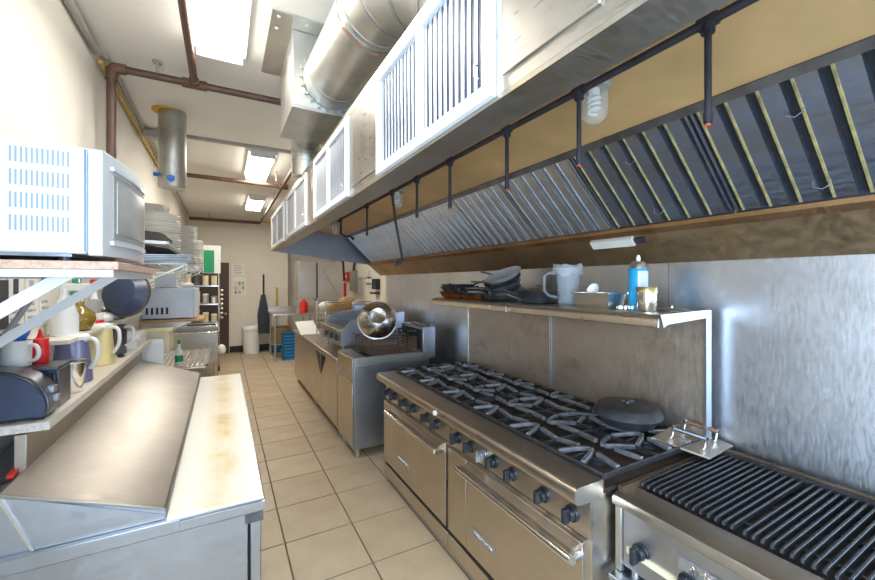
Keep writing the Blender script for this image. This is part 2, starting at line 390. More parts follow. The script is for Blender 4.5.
B().cyl((.66, 6.0, 3.2), (.66, 6.0, 3.349), .008, n=8).cyl((.78, 7.4, 3.2), (.78, 7.4, 3.349), .008, n=8).cyl((-.3, 10.4, 3.2), (-.3, 10.4, 3.349), .008, n=8).build('hanger', 'pipe_grey', p)
o = B().cyl((-.70, 10.75, 3.27), (1.45, 10.75, 3.27), .02, n=10).build('wall_conduit', 'pipe_yellow'); tag(o, 'thin yellowish conduit along the top of the block wall', 'conduit')
cd = T('wall_conduit', (-.745, 0, 3.30), 'grey and yellow conduit in the corner of left wall and ceiling', 'conduit')
B().cyl((-.75, -1.9, 3.305), (-.75, 3.42, 3.305), .022, n=12).build('grey_run', 'pipe_grey', cd)
B().cyl((-.75, 1.75, 3.305), (-.75, 2.05, 3.305), .027, n=12).build('white_coupling', 'white_plastic', cd)
B().cyl((-.75, 3.5, 3.285), (-.75, 7.2, 3.295), .014, n=12).build('yellow_run', 'pipe_yellow', cd)
B().cyl((-.715, 3.5, 3.325), (-.715, 10.6, 3.325), .014, n=10).build('grey_run', 'pipe_grey', cd)
jb = T('junction_box', (-.66, 5.0, 3.27), 'grey electrical junction box on the left wall under the ceiling', 'junction box')
bx(-.72, -.56, 4.93, 5.06, 3.25, 3.325).build('box_body', 'pipe_grey', jb, bevel=.006)
B().cyl((-.56, 4.995, 3.29), (-.42, 4.995, 3.30), .014, n=10).build('stub', 'pipe_grey', jb)
# galvanized vent hanging from the ceiling
vt = T('vent_pipe', (-.42, 4.4, 2.63), 'galvanized vent pipe hanging from the ceiling near the plates', 'vent pipe')
B().lathe([(.108, 2.63), (.112, 2.635), (.112, 3.34), (.108, 3.345), (.104, 3.34), (.104, 2.64)], (-.42, 4.4, 0), 28).build('tube', 'galv_worn', vt)
B().lathe([(.09, 3.335), (.125, 3.337), (.13, 3.348), (.09, 3.349)], (-.452, 4.4, 0), 20).build('foam_ring', 'foam', vt)
B().cyl((-.42, 4.27, 2.70), (-.42, 4.30, 2.70), .03, n=12).box(-.45, -.39, 4.262, 4.275, 2.69, 2.72).build('blue_cap', 'blue_plastic', vt)
B().cyl((-.52, 4.33, 2.73), (-.55, 4.31, 2.73), .018, n=10).build('blue_cap', 'blue_plastic', vt)

# ------------------------------------------------------------------ exhaust hood
HX, HI, HZ0, HZ1, HY0, HY1 = .58, .695, 2.19, 2.62, -1.2, 5.9
FB, FT = (2.0, 2.055), (1.6, 2.44)           # filter bank, bottom and top edge (x, z)
hd = T('exhaust_hood', (1.4, 2.35, 2.19), 'long stainless exhaust hood with ochre stained inside above the cooking line', 'exhaust hood')
bx(HX, HX + .02, HY0, HY1, HZ0 + .0125, HZ1).build('fascia', 'steel_h', hd, smooth=0)
B().prism([(HX, HZ0), (HI, HZ0), (HI, HZ0 + .04), (HI - .012, HZ0 + .04), (HI - .012, HZ0 + .012), (HX, HZ0 + .012)], 'y', HY0, HY1).build('lip', 'steel_lip', hd, smooth=0)
bx(HX, XR - .003, HY0, HY1, HZ1 + .002, HZ1 + .045).build('hood_top', 'steel', hd, smooth=0)
B().prism([(FT[0], FT[1]), (HI, 2.60), (HI, 2.615), (FT[0] + .01, FT[1] + .02)], 'y', HY0 + .01, HY1 - .01).build('inner_panel', 'hood_ochre', hd, smooth=0)
B().prism([(HI - .012, HZ0 + .041), (HI, HZ0 + .041), (HI, 2.60), (HI - .012, 2.60)], 'y', HY0 + .01, HY1 - .01).build('inner_front', 'hood_ochre', hd, smooth=0)
B().prism([(FB[0] + .01, FB[1] - .01), (XR - .004, 1.86), (XR - .004, 1.885), (FB[0] + .04, FB[1] - .01)], 'y', HY0 + .01, HY1).build('back_panel', 'hood_back', hd, smooth=0)
B().prism([(1.975, 2.055), (1.975, 2.035), (2.012, 2.012), (2.03, 2.03), (2.012, 2.075), (2.0, 2.075), (2.006, 2.045)], 'y', HY0 + .01, HY1 - .01).build('grease_rail', 'rail', hd, smooth=0)
B().prism([(FT[0] - .012, FT[1] - .006), (FT[0] + .012, FT[1] - .03), (FT[0] + .025, FT[1] + .0), (FT[0] + .0, FT[1] + .018)], 'y', HY0 + .01, HY1 - .01).build('top_rail', 'steel_dark', hd, smooth=0)
for y in (HY0, HY1 - .012):
    B().prism([(HX, HZ1), (HX, HZ0), (2.0, 2.03), (XR - .004, 1.86), (XR - .004, HZ1)], 'y', y, y + .012).build('end_panel', 'hood_end', hd, smooth=0)
bx(2.02, 2.05, HY0 + .02, HY1 - .02, 2.06, 2.60).build('plenum_wall', 'slot_dark', hd, smooth=0)
for y0, y1 in ((-1.15, .44), (.46, .735), (1.585, 1.985), (2.885, 3.16), (4.27, 4.44), (5.65, 5.88)):
    bx(HX - .006, HX - .0005, y0, y1, 2.238, 2.602).build('cover_panel', 'steel_h', hd, bevel=.002)
sl = None
for y0, y1 in ((.758, 1.562), (2.008, 2.863), (3.185, 4.245), (4.467, 5.627)):
    z0, z1 = 2.200, 2.618; fw = .036; ym = (y0 + y1) / 2
    m_ = B().box(HX - .02, HX - .001, y0, y1, z0, z0 + fw).box(HX - .02, HX - .001, y0, y1, z1 - fw, z1)
    for a in (y0, ym - fw / 2, y1 - fw): m_.box(HX - .02, HX - .001, a, a + fw, z0 + fw, z1 - fw)
    g = m_.build('supply_grille', 'white_frame', hd, bevel=.002); g['label'] = 'white framed air supply grille with upright slats'
    for h0, h1 in ((y0 + fw, ym - fw / 2), (ym + fw / 2, y1 - fw)):
        bx(HX - .003, HX - .0012, h0, h1, z0 + fw, z1 - fw).build('mesh_backing', 'navy_plastic', g, smooth=0)
        n = 11; pt = (h1 - h0) / n
        for k in range(n):
            yc = h0 + pt * (k + .5)
            if sl is None:
                sl = B().prism([(-.0085, -.0025), (-.0035, -.006), (-.0035, .006), (-.0085, .0025)], 'z', z0 + fw, z1 - fw).build('slat', 'slat_al', g, local=True, smooth=0)
                sl.location = Vector((HX, yc, 0)) - ORG[hd.name]
            else: share(sl, Vector((HX, yc, 0)) - ORG[hd.name], parent=g)
    for zz in (z0 + .06,): B().tube([(HX - .02, y0 + .05, zz), (HX - .032, y0 + .05, zz + .005), (HX - .032, y0 + .05, zz + .03), (HX - .02, y0 + .05, zz + .035)], .003, 6).build('clip', 'steel', g)
bx(HX - .009, HX - .0062, .05, .28, 2.50, 2.59).build('plate', 'white_frame', hd)
# grease filters
ex = Vector((FT[0] - FB[0], 0, FT[1] - FB[1])); LN = ex.length; ex.normalize(); ez = ex.cross(Vector((0, 1, 0)))
FROT = Matrix((ex, Vector((0, 1, 0)), ez)).transposed().to_euler()
def make_filter(bm_, name):
    r = T('grease_filter', (0, 0, 0)); W = .604
    bx(.005, LN - .01, .004, W - .004, -.030, -.024).build('back_sheet', 'slot_dark', r, local=True, smooth=0)
    B().box(.0, .02, .003, W - .003, -.024, .002).box(LN - .022, LN - .004, .003, W - .003, -.024, .002).box(.02, LN - .022, .003, .014, -.024, .002).box(.02, LN - .022, W - .014, W - .003, -.024, .002).build('filter_frame', bm_, r, local=True, smooth=0)
    pt = (W - .028) / 6; pb = None
    for k in range(6):
        if pb is None:
            pb = B().prism([(-.038, -.022), (-.034, -.022), (-.029, -.002), (.029, -.002), (.034, -.022), (.038, -.022), (.032, .003), (-.032, .003)], 'x', .018, LN - .02).build('baffle', bm_, r, local=True, smooth=0)
            pb.location = (0, .014 + pt * .5, 0)
            pe = B().prism([(.024, .003), (.033, .002), (.033, .007), (.026, .008)], 'x', .02, LN - .024).build('ridge_highlight', 'highlight_yellow' if name == 'd' else 'edge_grey', pb, local=True, smooth=0)  # added strip: ridge highlight put into the colour, greasy yellow on dirty filters
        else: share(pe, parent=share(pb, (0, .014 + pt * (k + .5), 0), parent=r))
    for u in (.10, LN - .14):
        B().tube([(u, W * .5 - .025, .002), (u - .010, W * .5 - .023, .018), (u - .022, W * .5, .022), (u - .010, W * .5 + .023, .018), (u, W * .5 + .025, .002)], .0022, 6).build('wire_handle', 'edge_grey', r, local=True)
    return r
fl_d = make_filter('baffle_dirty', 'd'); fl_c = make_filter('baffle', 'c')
fy = [-.945 + .61 * k for k in range(11)]
FLAB = ['soot darkened grease filter at the open end past the charbroiler knobs', 'soot darkened grease filter over the open end of the charbroiler', 'soot darkened grease filter with yellow drips above the charbroiler grate', 'soot darkened grease filter with yellow drips above the lidded skillet',
        'silvery grease filter above the spray can and clear pitcher', 'silvery grease filter above the tilted pan stack', 'silvery grease filter above the skillet pile at the end of the range shelf', 'silvery grease filter over the gap between far range and fryer',
        'silvery grease filter above the fryer baskets', 'silvery grease filter above the fryer side of the griddle', 'silvery grease filter next to the hood end panel above the griddle']
ud = uc = False
for k, y in enumerate(fy):
    if k < 4:
        o = fl_d if not ud else dup(fl_d); ud = True
        lb = 'soot darkened baffle grease filter with yellow drips, above the charbroiler end'
    else:
        o = fl_c if not uc else dup(fl_c); uc = True
        lb = 'silvery grey baffle grease filter in the hood above the stoves and fryer'
    o.location = (FB[0], y, FB[1]); o.rotation_euler = FROT
    tag(o, FLAB[k], 'grease filter', 'baffle filters in the hood')
# fire suppression pipe
sp = T('suppression_pipe', (1.1, 2, 2.43), 'dark fire suppression pipe with short nozzle drops inside the hood', 'pipe')
PX, PZ = 1.10, 2.425
B().cyl((PX, -1.1, PZ), (PX, 4.25, PZ), .0125, n=12).build('main_run', 'pipe_dark', sp)
for px, lo_ in ((708, 2.16), (579, 2.165), (507, 2.16), (450, 2.16), (417, 2.17), (392, 1.88), (367, 2.16), (341, 2.19)):
    y = atx(px, 100, PX)[1]
    d = B()
    if px == 392: d.tube([(PX, y, PZ), (PX + .02, y - .02, 2.2), (PX + .05, y - .08, lo_ + .04), (PX + .03, y - .09, lo_ + .01), (PX, y - .06, lo_)], .010, 8); e = (PX, y - .06, lo_)
    elif px == 341: d.tube([(PX, y, PZ), (PX, y, 2.27), (PX + .03, y - .05, 2.24), (PX + .08, y - .10, 2.235), (PX + .10, y - .12, 2.2)], .010, 8); e = (PX + .10, y - .12, 2.2)
    else: d.cyl((PX, y, PZ), (PX, y, lo_), .0085, n=10); e = (PX, y, lo_)
    q = d.build('nozzle_drop', 'pipe_dark', sp)
    B().cyl((e[0], e[1], e[2] + .03), (e[0], e[1], e[2] + .005), .0105, .011, 10).build('nozzle', 'pipe_dark', q)
    B().cyl((e[0], e[1], e[2] + .006), (e[0], e[1], e[2] - .004), .007, n=10).build('red_cap', 'red_cap', q)
    B().cyl((PX, y - .022, PZ), (PX, y + .022, PZ), .018, n=10).cyl((PX, y, PZ), (PX, y, PZ - .03), .0165, n=10).build('tee', 'pipe_dark', q)
# jar lamps
where = ['over the gap between stove and charbroiler', 'over the far stove', 'at the fryer end']
LX = 1.22; LC = 2.502
for k, y in enumerate((1.0, 2.9, 4.87)):
    r = T('hood_lamp', (LX, y, 2.35), 'glass jar lamp with spiral bulb under the hood ' + where[k], 'lamp', 'jar lamps in the hood')
    B().cyl((LX, y, LC - .028), (LX, y, LC - .006), .056, .060, 20).build('lamp_base', 'pipe_grey', r)
    B().lathe([(.050, 2.474), (.051, 2.41), (.047, 2.38), (.036, 2.358), (.018, 2.346), (.001, 2.344)], (LX, y, 0), 20).build('globe', 'glass_globe', r)
    pts = [(LX + .019 * math.cos(a * .6), y + .019 * math.sin(a * .6), 2.385 + a * .0018) for a in range(36)]
    B().tube(pts, .0065, 6).cyl((LX, y, 2.448), (LX, y, 2.476), .02, n=12).build('spiral_bulb', 'cfl', r)
jb = T('junction_box', (2.06, 1.54, 1.985), 'small pale rectangular box under the filters on the hood back', 'junction box')
B().prism([(2.035, 2.015), (2.018, 1.995), (2.055, 1.958), (2.085, 1.98)], 'y', 1.41, 1.69).build('box_body', 'laminate', jb, smooth=0)
B().prism([(2.050, 2.010), (2.04, 1.995), (2.06, 1.97), (2.085, 1.98)], 'y', 1.34, 1.41).build('box_shadow', 'steel_dark', jb, smooth=0)  # dark block painted in as the shadow beside the box

# ------------------------------------------------------------------ ducts above the hood
db = T('duct_box', (.58, 2.87, 2.85), 'galvanized sheet metal duct box hanging under the ceiling', 'duct')
bx(.38, .82, 2.58, 3.17, 2.85, ZC - .011).build('box_body', 'galv', db, bevel=.004)
B().box(.25, .90, 2.45, 3.22, ZC - .010, ZC - .002).build('ceiling_flange', 'galv', db)
for x_, y_ in ((.29, 2.5), (.29, 2.62), (.45, 2.5)): B().cyl((x_, y_, ZC - .014), (x_, y_, ZC - .010), .010, n=10).build('screw', 'white_plastic', db)
B().box(.375, .825, 2.573, 2.578, 2.85, 2.87).box(.375, .379, 2.575, 3.17, 2.848, 2.868).build('hem', 'galv_worn', db)
rd = T('round_duct', (.62, 2.2, 3.06), 'large round galvanized duct curving from the duct box to the hood top', 'duct')
DC = Vector((.62, 2.57, 3.06)); DR = .178
path = [(.62, 2.575, 3.06), (.63, 2.3, 3.06), (.64, 2.0, 3.06), (.65, 1.75, 3.06), (.68, 1.60, 3.05), (.76, 1.46, 3.0), (.85, 1.36, 2.90), (.89, 1.31, 2.78), (.90, 1.30, 2.67)]
B().tube(cr(path), DR, 32).build('duct_tube', 'galv', rd, smooth=50)
def ring(c, d, r, w_, n=32):
    d = Vector(d).normalized(); c = Vector(c); return B().cyl(c - d * w_ / 2, c + d * w_ / 2, r, n=n)
for c, d in (((.6255, 2.44, 3.06), (.03, -1, 0)), ((.649, 1.78, 3.06), (.03, -1, 0)), ((.668, 1.65, 3.055), (.2, -1, -.05)), ((.72, 1.53, 3.025), (.6, -1, -.3)), ((.81, 1.405, 2.95), (.6, -.7, -.7))):
    ring(c, d, DR + .004, .016).build('seam_band', 'galv_worn', rd)
ring((.6475, 1.84, 3.06), (.03, -1, 0), DR + .0025, .06).build('printed_tape', 'galv', rd)
for k in range(22):
    a = 2 * math.pi * k / 22
    c_ = Vector((.621 + math.cos(a) * (DR + .012), 2.574, 3.06 + math.sin(a) * (DR + .012)))
    B().box(c_.x - .010, c_.x + .010, 2.568, 2.579, c_.z - .010, c_.z + .010).build('collar_tab', 'galv_worn', rd)
for k in range(9):
    a = 2.6 + k * .42
    c_ = Vector((.6465 + math.cos(a) * (DR + .0045), 1.84, 3.06 + math.sin(a) * (DR + .0045)))
    tgt = Vector((-math.sin(a), 0, math.cos(a)))
    B().bar(c_ - tgt * .026, c_ + tgt * .026, .012, .0014, up=(math.cos(a), 0, math.sin(a))).build('red_print', 'tape_red', rd)
vd = T('vertical_duct', (.63, 3.55, 2.66), 'slim round galvanized duct dropping to the hood behind the duct box', 'duct')
B().tube([(.60, 3.18, 3.02), (.60, 3.30, 3.01), (.61, 3.42, 2.97), (.62, 3.50, 2.9), (.63, 3.53, 2.8), (.63, 3.54, 2.672)], .115, 24).build('duct_tube', 'galv', vd, smooth=50)
for c, d in (((.61, 3.42, 2.97), (0, 1, -.5)), ((.62, 3.50, 2.90), (.1, .6, -1)), ((.63, 3.53, 2.80), (0, .1, -1))): ring(c, d, .1185, .012, 24).build('seam_band', 'galv_worn', vd)
B().cyl((.60, 3.165, 3.02), (.60, 3.20, 3.02), .125, n=24).build('collar', 'galv_worn', vd)
o = B().cyl((.20, 2.0, 3.315), (.20, 2.0, 3.349), .06, n=20).cyl((.20, 2.0, 3.30), (.20, 2.0, 3.32), .04, .06, 20).build('ceiling_sensor', 'white_plastic'); tag(o, 'small round white sensor on the ceiling before the duct box', 'sensor')
# ------------------------------------------------------------------ gas ranges with back shelf
GZ = .982
def make_grate_mesh(w_, d_):
    g = B(); a, b_ = d_ / 2 - .004, w_ / 2 - .004      # x, y half sizes
    for e in (-1, 1):
        g.bar((-a, e * b_, GZ - .018), (a, e * b_, GZ - .018), .012, .024); g.bar((e * a, -b_, GZ - .018), (e * a, b_, GZ - .018), .012, .024)
    g.bar((-a, 0, GZ - .022), (-a * .45, 0, GZ - .02), .012, .022); g.bar((a, 0, GZ - .022), (a * .45, 0, GZ - .02), .012, .022)
    return g
def make_fingers(w_, d_):
    out = []; a, b_ = d_ / 2 - .01, w_ / 2 - .01
    for sx in (-1, 1):
        for sy in (-1, 1):
            out.append(B().bar((sx * a, sy * b_ * .40, GZ - .009), (sx * a * .50, sy * b_ * .20, GZ - .002), .020, .020).bar((sx * a * .56, sy * b_ * .22, GZ - .002), (sx * a * .24, sy * b_ * .03, GZ - .002), .020, .020))
            out.append(B().bar((sx * a * .46, sy * b_, GZ - .008), (sx * a * .34, sy * b_ * .30, GZ - .002), .022, .020))
    return out
def gas_range(y0, y1, knobs, lab, strip, hy, pl):
    ym = (y0 + y1) / 2
    r = T('gas_range', (1.6, ym, 0), lab, 'stove', 'six burner gas ranges on the cooking line')
    bx(1.275, 2.12, y0 + .004, y1 - .004, .19, .90).build('body', 'steel_range', r, smooth=0)
    led = [(1.335, .96), (1.20, .96), (1.186, .957), (1.178, .949), (1.175, .937), (1.175, .915), (1.179, .902), (1.19, .893), (1.215, .888), (1.26, .888), (1.26, .88), (1.335, .88)]
    B().prism(led, 'y', y0 + .002, y1 - .002).build('front_ledge', 'steel_ledge', r, smooth=35)
    bx(1.262, 1.276, y0 + .004, y1 - .004, .735, .882).build('control_panel', 'steel_range', r, smooth=0)
    for i, k in enumerate(knobs):
        pale = i == 2 and len(knobs) == 7
        kb = B().cyl((1.262, k, .80), (1.250, k, .80), .034, n=18).cyl((1.250, k, .80), (1.230, k, .80), .027, .024, 18).box(1.204, 1.234, k - .010, k + .010, .770, .828)
        kb.build('knob', 'pan_grey' if pale else 'black_plastic', r, bevel=.002)
    # oven door with full width handle
    d0, d1 = y0 + .02, strip - .004
    bx(1.238, 1.274, strip + .002, y1 - .012, .20, .715).build('side_strip', 'steel_range', r, bevel=.003)
    od = B().prism([(1.238, .20), (1.274, .20), (1.274, .725), (1.262, .730), (1.235, .722), (1.238, .70)], 'y', d0, d1).build('oven_door', 'steel_range', r, bevel=.002)
    B().prism([(1.262, .728), (1.20, .700), (1.176, .700), (1.176, .690), (1.238, .690)], 'y', hy[0] + .02, hy[1] - .02).build('handle_flange', 'steel_range', od, smooth=0)
    h = B().tube([(1.168, hy[0], .685), (1.168, hy[1], .685)], .0155, 14)
    for y in hy: h.tube([(1.24, y + (.012 if y == hy[0] else -.012), .678), (1.20, y + (.01 if y == hy[0] else -.01), .68), (1.168, y, .685)], [.012, .017, .019], 12)
    h.build('handle', 'steel_bright', od)
    p0, p1 = pl
    npl = bx(1.234, 1.238, p0, p1, .322, .372).build('nameplate', 'pan_grey', od, bevel=.001); npl['label'] = 'small metal nameplate with raised lettering'
    text('AMERICAN RANGE', 'lettering', 'steel_bright', .0205, (1.2334, (p0 + p1) / 2, .347), (math.pi / 2, 0, -math.pi / 2), od)
    bx(1.241, 1.29, y0 + .006, y1 - .006, .07, .166).build('kick_panel', 'steel_range', r, bevel=.003)
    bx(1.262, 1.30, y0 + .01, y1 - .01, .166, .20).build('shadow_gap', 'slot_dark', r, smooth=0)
    for y in (y0 + .12, y1 - .12):
        for x in (1.34, 2.04): B().cyl((x, y, .002), (x, y, .19), .02, .026, 14).build('leg', 'steel', r)
    bx(1.335, 2.115, y0 + .006, y1 - .006, .90, .918).build('cooktop', 'burnt', r, smooth=0)
    bx(1.335, 1.347, y0 + .006, y1 - .006, .918, .955).build('cooktop_rim', 'crumb_tray', r, smooth=0)
    bx(2.085, 2.125, y0 + .006, y1 - .006, .918, .968).build('cooktop_rim', 'crumb_tray', r, smooth=0)
    # riser and shelf
    bx(2.125, 2.140, y0 + .003, y1 - .003, .93, 1.60).build('back_riser', 'steel_riser', r, smooth=0)
    B().box(2.095 if y0 < 2 else 2.116, 2.142, y0 + .002, y0 + (.016 if y0 < 2 else .009), .93, 1.612 if y0 < 2 else 1.594).build('riser_edge', 'steel_blue', r, smooth=0)
    if y1 > 3: B().box(2.118, 2.142, y1 - .012, y1 - .002, .93, 1.60).build('riser_edge', 'steel_riser', r, smooth=0)
    shp = [(2.124, 1.605), (1.755, 1.605), (1.735, 1.602), (1.722, 1.594), (1.715, 1.582), (1.713, 1.548), (1.722, 1.544), (1.726, 1.578), (1.738, 1.590), (1.755, 1.594), (2.124, 1.594)]
    B().prism(shp, 'y', y0 + .012, y1 - .004).build('back_shelf', 'steel_ledge', r, smooth=35)
    B().prism([(1.72, 1.605), (2.12, 1.614), (2.12, 1.575), (1.78, 1.558), (1.745, 1.545)], 'y', y0 + .003, y0 + .008).build('shelf_end', 'steel_blue', r, smooth=0)
    # burners and grates
    nx, ny = 2, 3; gw = (y1 - y0 - .03) / ny; gd = (2.085 - 1.347) / nx
    global GM, FM, BM
    for i in range(nx):
        for j in range(ny):
            c_ = Vector((1.347 + gd * (i + .5), y0 + .015 + gw * (j + .5), 0)) - ORG[r.name]
            if GM is None:
                GM = make_grate_mesh(gw, gd).build('grate', 'grate_iron', r, local=True, bevel=.002, smooth=0, seg=1)
                FM = [q_.build('grate_finger', 'grate_highlight', GM, local=True, bevel=.003, smooth=0, seg=1) for q_ in make_fingers(gw, gd)]
                BM = B().lathe([(.055, .918), (.055, .93), (.045, .935), (.045, .948), (.03, .952), (.001, .952)], (0, 0, 0), 20).build('burner_head', 'cast_iron', r, local=True)
                GM.location = c_; BM.location = c_
            else:
                g = share(GM, c_, parent=r); share(BM, c_, parent=r)
                for q_ in FM: share(q_, parent=g)
    return r
GM = FM = BM = None
ks = [3.222, 3.078, 2.878, 2.713, 2.482, 2.333]
gas_range(2.13, 3.25, [k * .985 for k in ks], 'far stainless gas range beside the fryer, bare burner grates', 3.05, (2.16, 3.02), (2.72, 2.93))
kb_ = [2.063, 1.915, 1.793, 1.697, 1.542, 1.323, 1.159]
gas_range(1.05, 2.13, [k * .985 for k in kb_], 'near stainless gas range carrying the black lidded skillet', 1.915, (1.065, 1.905), (1.64, 1.84))
o = B().lathe([(.001, 0), (.016, .0), (.016, .012), (.001, .014)], (1.176, 2.17, .925), 14, Matrix.Rotation(-math.pi / 2, 4, 'Y')).build('sticker', 'white_plastic'); tag(o, 'small round white magnet stuck on the front ledge of the ranges', 'magnet')

# ------------------------------------------------------------------ charbroiler
gy0, gy1 = -.15, 1.035
cb = T('charbroiler', (1.75, .45, 0), 'stainless charbroiler with black ribbed grate beside the near range', 'grill')
bx(1.405, 2.115, gy0, gy1, .62, .86).build('body', 'steel_blue', cb, smooth=0)
B().box(1.405, 1.50, gy0, gy1, .86, .875).box(1.405, 2.115, gy1 - .02, gy1, .86, .93).box(2.10, 2.118, gy0, gy1, .86, .955).build('top_rim', 'crumb_tray', cb, smooth=0)
B().prism([(1.50, .905), (1.385, .905), (1.372, .900), (1.366, .89), (1.366, .868), (1.374, .86), (1.405, .86), (1.50, .89)], 'y', gy0, gy1).build('front_ledge', 'steel_ledge', cb, smooth=35)
bx(1.396, 1.405, gy0, gy1 - .03, .64, .86).build('control_panel', 'steel_blue', cb, smooth=0)
bx(1.385, 1.405, gy1 - .028, gy1, .60, .87).build('corner_post', 'steel', cb, bevel=.003)
bx(1.385, 1.397, gy0, .985, .690, .716).build('trim_rail', 'cream_plastic', cb, bevel=.002)
for k in (.93, .755, .58, .40, .22):
    B().cyl((1.396, k, .722), (1.386, k, .722), .034, n=18).cyl((1.386, k, .722), (1.366, k, .722), .027, .024, 18).box(1.335, 1.37, k - .009, k + .009, .692, .752).build('knob', 'black_plastic', cb, bevel=.003)
npl = bx(1.390, 1.396, .38, .79, .755, .800).build('nameplate', 'pan_grey', cb, bevel=.001); npl['label'] = 'metal nameplate with raised capital letters'
text('AMERICAN RANGE', 'lettering', 'steel_bright', .040, (1.3895, .585, .777), (math.pi / 2, 0, -math.pi / 2), cb)
bx(1.50, 2.10, gy0 + .01, gy1 - .022, .80, .863).build('radiant_bed', 'burnt', cb, smooth=0)
gb = None; k = 0; y = 1.005
while y > gy0 + .02:
    brk = .0 if (k % 14) else .012
    if k and brk: y -= brk
    if gb is None:
        gb = B().prism([(1.525, .905), (1.512, .912), (1.515, .924), (1.53, .926), (2.09, .940), (2.097, .932), (2.09, .915)], 'y', -.0042, .0042).build('grate_bar', 'grate_iron', cb, local=False, bevel=.0015, smooth=0, seg=1)
        gb.location = (0, y, 0)
        gb.data.transform(Matrix.Translation((0, ORG[cb.name].y, 0))); gb.location = (0, y - ORG[cb.name].y, 0)
    else: share(gb, (0, y - ORG[cb.name].y, 0), parent=cb)
    y -= .0248; k += 1
for x in (1.60, 1.80, 2.0): bx(x - .006, x + .006, gy0 + .01, gy1 - .022, .895, .912).build('cross_bar', 'grate_iron', cb, smooth=0)
bx(2.086, 2.10, gy0 + .01, gy1 - .022, .925, .948).build('back_bar', 'cast_iron', cb, smooth=0)
st = T('equipment_stand', (1.75, .45, 0), 'low stainless stand under the charbroiler', 'stand')
bx(1.34, 2.10, gy0, gy1 - .002, .575, .598).build('stand_top', 'steel_blue', st, bevel=.004)
for x in (1.40, 2.06):
    for y in (gy0 + .05, gy1 - .06): B().cyl((x, y, .002), (x, y, .575), .02, n=12).build('leg', 'steel', st)
bx(1.40, 2.08, gy0 + .03, gy1 - .04, .20, .215).build('under_shelf', 'steel', st, smooth=0)
for x in (1.43, 2.08):
    for y in (gy0 + .05, gy1 - .06): B().cyl((x, y, .598), (x, y, .62), .018, n=10).build('foot', 'steel', cb)
# press on the gap between range and charbroiler
c4 = [atz(651, 439, .985), atz(710, 460, .948), atz(733, 447, .948), atz(678, 424, .985)]
c4 = [Vector(p_) for p_ in c4]
gp = T('grill_press', c4[0], 'flat steel grill press with two grips lying across range edge and charbroiler', 'grill press')
up = (c4[1] - c4[0]).cross(c4[3] - c4[0]).normalized()
if up.z < 0: up = -up
B().hexa([p_ for p_ in c4] + [p_ + up * .009 for p_ in c4]).build('plate', 'steel_riser', gp, bevel=.001)
e1 = (c4[1] - c4[0]); e2 = (c4[3] - c4[0])
for fa, mt in ((.26, 'steel_dark'), (.72, 'wood_dark')):
    a_ = c4[0] + e1 * .24 + e2 * fa + up * .009; b_ = c4[0] + e1 * .80 + e2 * fa + up * .009
    q = e2.normalized() * .03
    B().cyl(a_ + up * .05, b_ + up * .05, .011, n=12).build('grip', mt, gp)
    for p_ in (a_, b_): B().tube([p_ - q * 1.0 + up * .003, p_ + up * .003, p_ + up * .012, p_ + up * .058], .0055, 8).cyl(p_ + up * .045, p_ + up * .06, .010, n=10).build('handle_post', 'steel_bright', gp)
# lidded cast iron skillet
sk = T('cast_iron_skillet', (1.935, 1.37, GZ), 'black cast iron skillet with lid on the near range', 'skillet')
B().lathe([(.11, 0), (.135, .004), (.158, .045), (.166, .05), (.160, .053), (.130, .012), (.001, .010)], (1.935, 1.37, GZ + .001), 40).build('pan', 'cast_iron', sk)
B().lathe([(.172, .050), (.176, .058), (.172, .066), (.150, .098), (.143, .102), (.05, .104), (.001, .105)], (1.935, 1.37, GZ), 40).build('lid', 'cast_iron', sk)
B().lathe([(.010, 0), (.008, .012), (.014, .02), (.001, .026)], (1.935, 1.37, GZ + .104), 12).bar((1.91, 1.35, GZ + .122), (1.96, 1.39, GZ + .122), .012, .008).bar((1.91, 1.39, GZ + .122), (1.96, 1.35, GZ + .122), .012, .008).build('lid_knob', 'cast_iron', sk)
B().bar((1.80, 1.44, GZ + .048), (1.66, 1.53, GZ + .056), .028, .014).build('handle', 'cast_iron', sk, bevel=.004)

# ------------------------------------------------------------------ things on the back shelf (z 1.606)
SZ = 1.606
def pan_mesh(r_, h_, flare=.8):
    return B().lathe([(r_ * flare * .96, 0), (r_ * flare, .004), (r_ * .99, h_), (r_, h_ + .003), (r_ * .97, h_), (r_ * flare * .95, .007), (.001, .005)], (0, 0, 0), 30)
def frying_pan(loc, r_, h_, mat, rot, lab, hdir=180, grp='pans on the shelf above the ranges', hl=.18):
    t_ = T('frying_pan', (0, 0, 0), lab, 'frying pan', grp)
    pan_mesh(r_, h_).build('pan_body', mat, t_, local=True)
    a = math.radians(hdir); c_, s_ = math.cos(a), math.sin(a)
    B().tube([(c_ * r_ * .93, s_ * r_ * .93, h_ * .75), (c_ * (r_ + .04), s_ * (r_ + .04), h_ + .012), (c_ * (r_ + hl), s_ * (r_ + hl), h_ + .03)], [.010, .008, .009], 8).build('handle', 'steel_dark', t_, local=True)
    t_.location = loc; t_.rotation_euler = rot; return t_
rnd = random.Random(3)
for i, (y, x, m_, a) in enumerate(((3.07, 1.90, 'copper_pan', 80), (3.09, 1.90, 'copper_pan', 300), (3.05, 1.91, 'steel_dark', 270), (3.08, 1.90, 'steel_dark', 225), (3.06, 1.90, 'steel_dark', 290))):
    frying_pan((x, y, SZ + .002 + i * .022), .165, .036, m_, (0.0, .0, 0), ('bottom burnt copper', 'second burnt copper', 'third black', 'fourth black', 'top black')[i] + ' skillet of the pile at the fryer end of the range shelf', a, hl=.12)
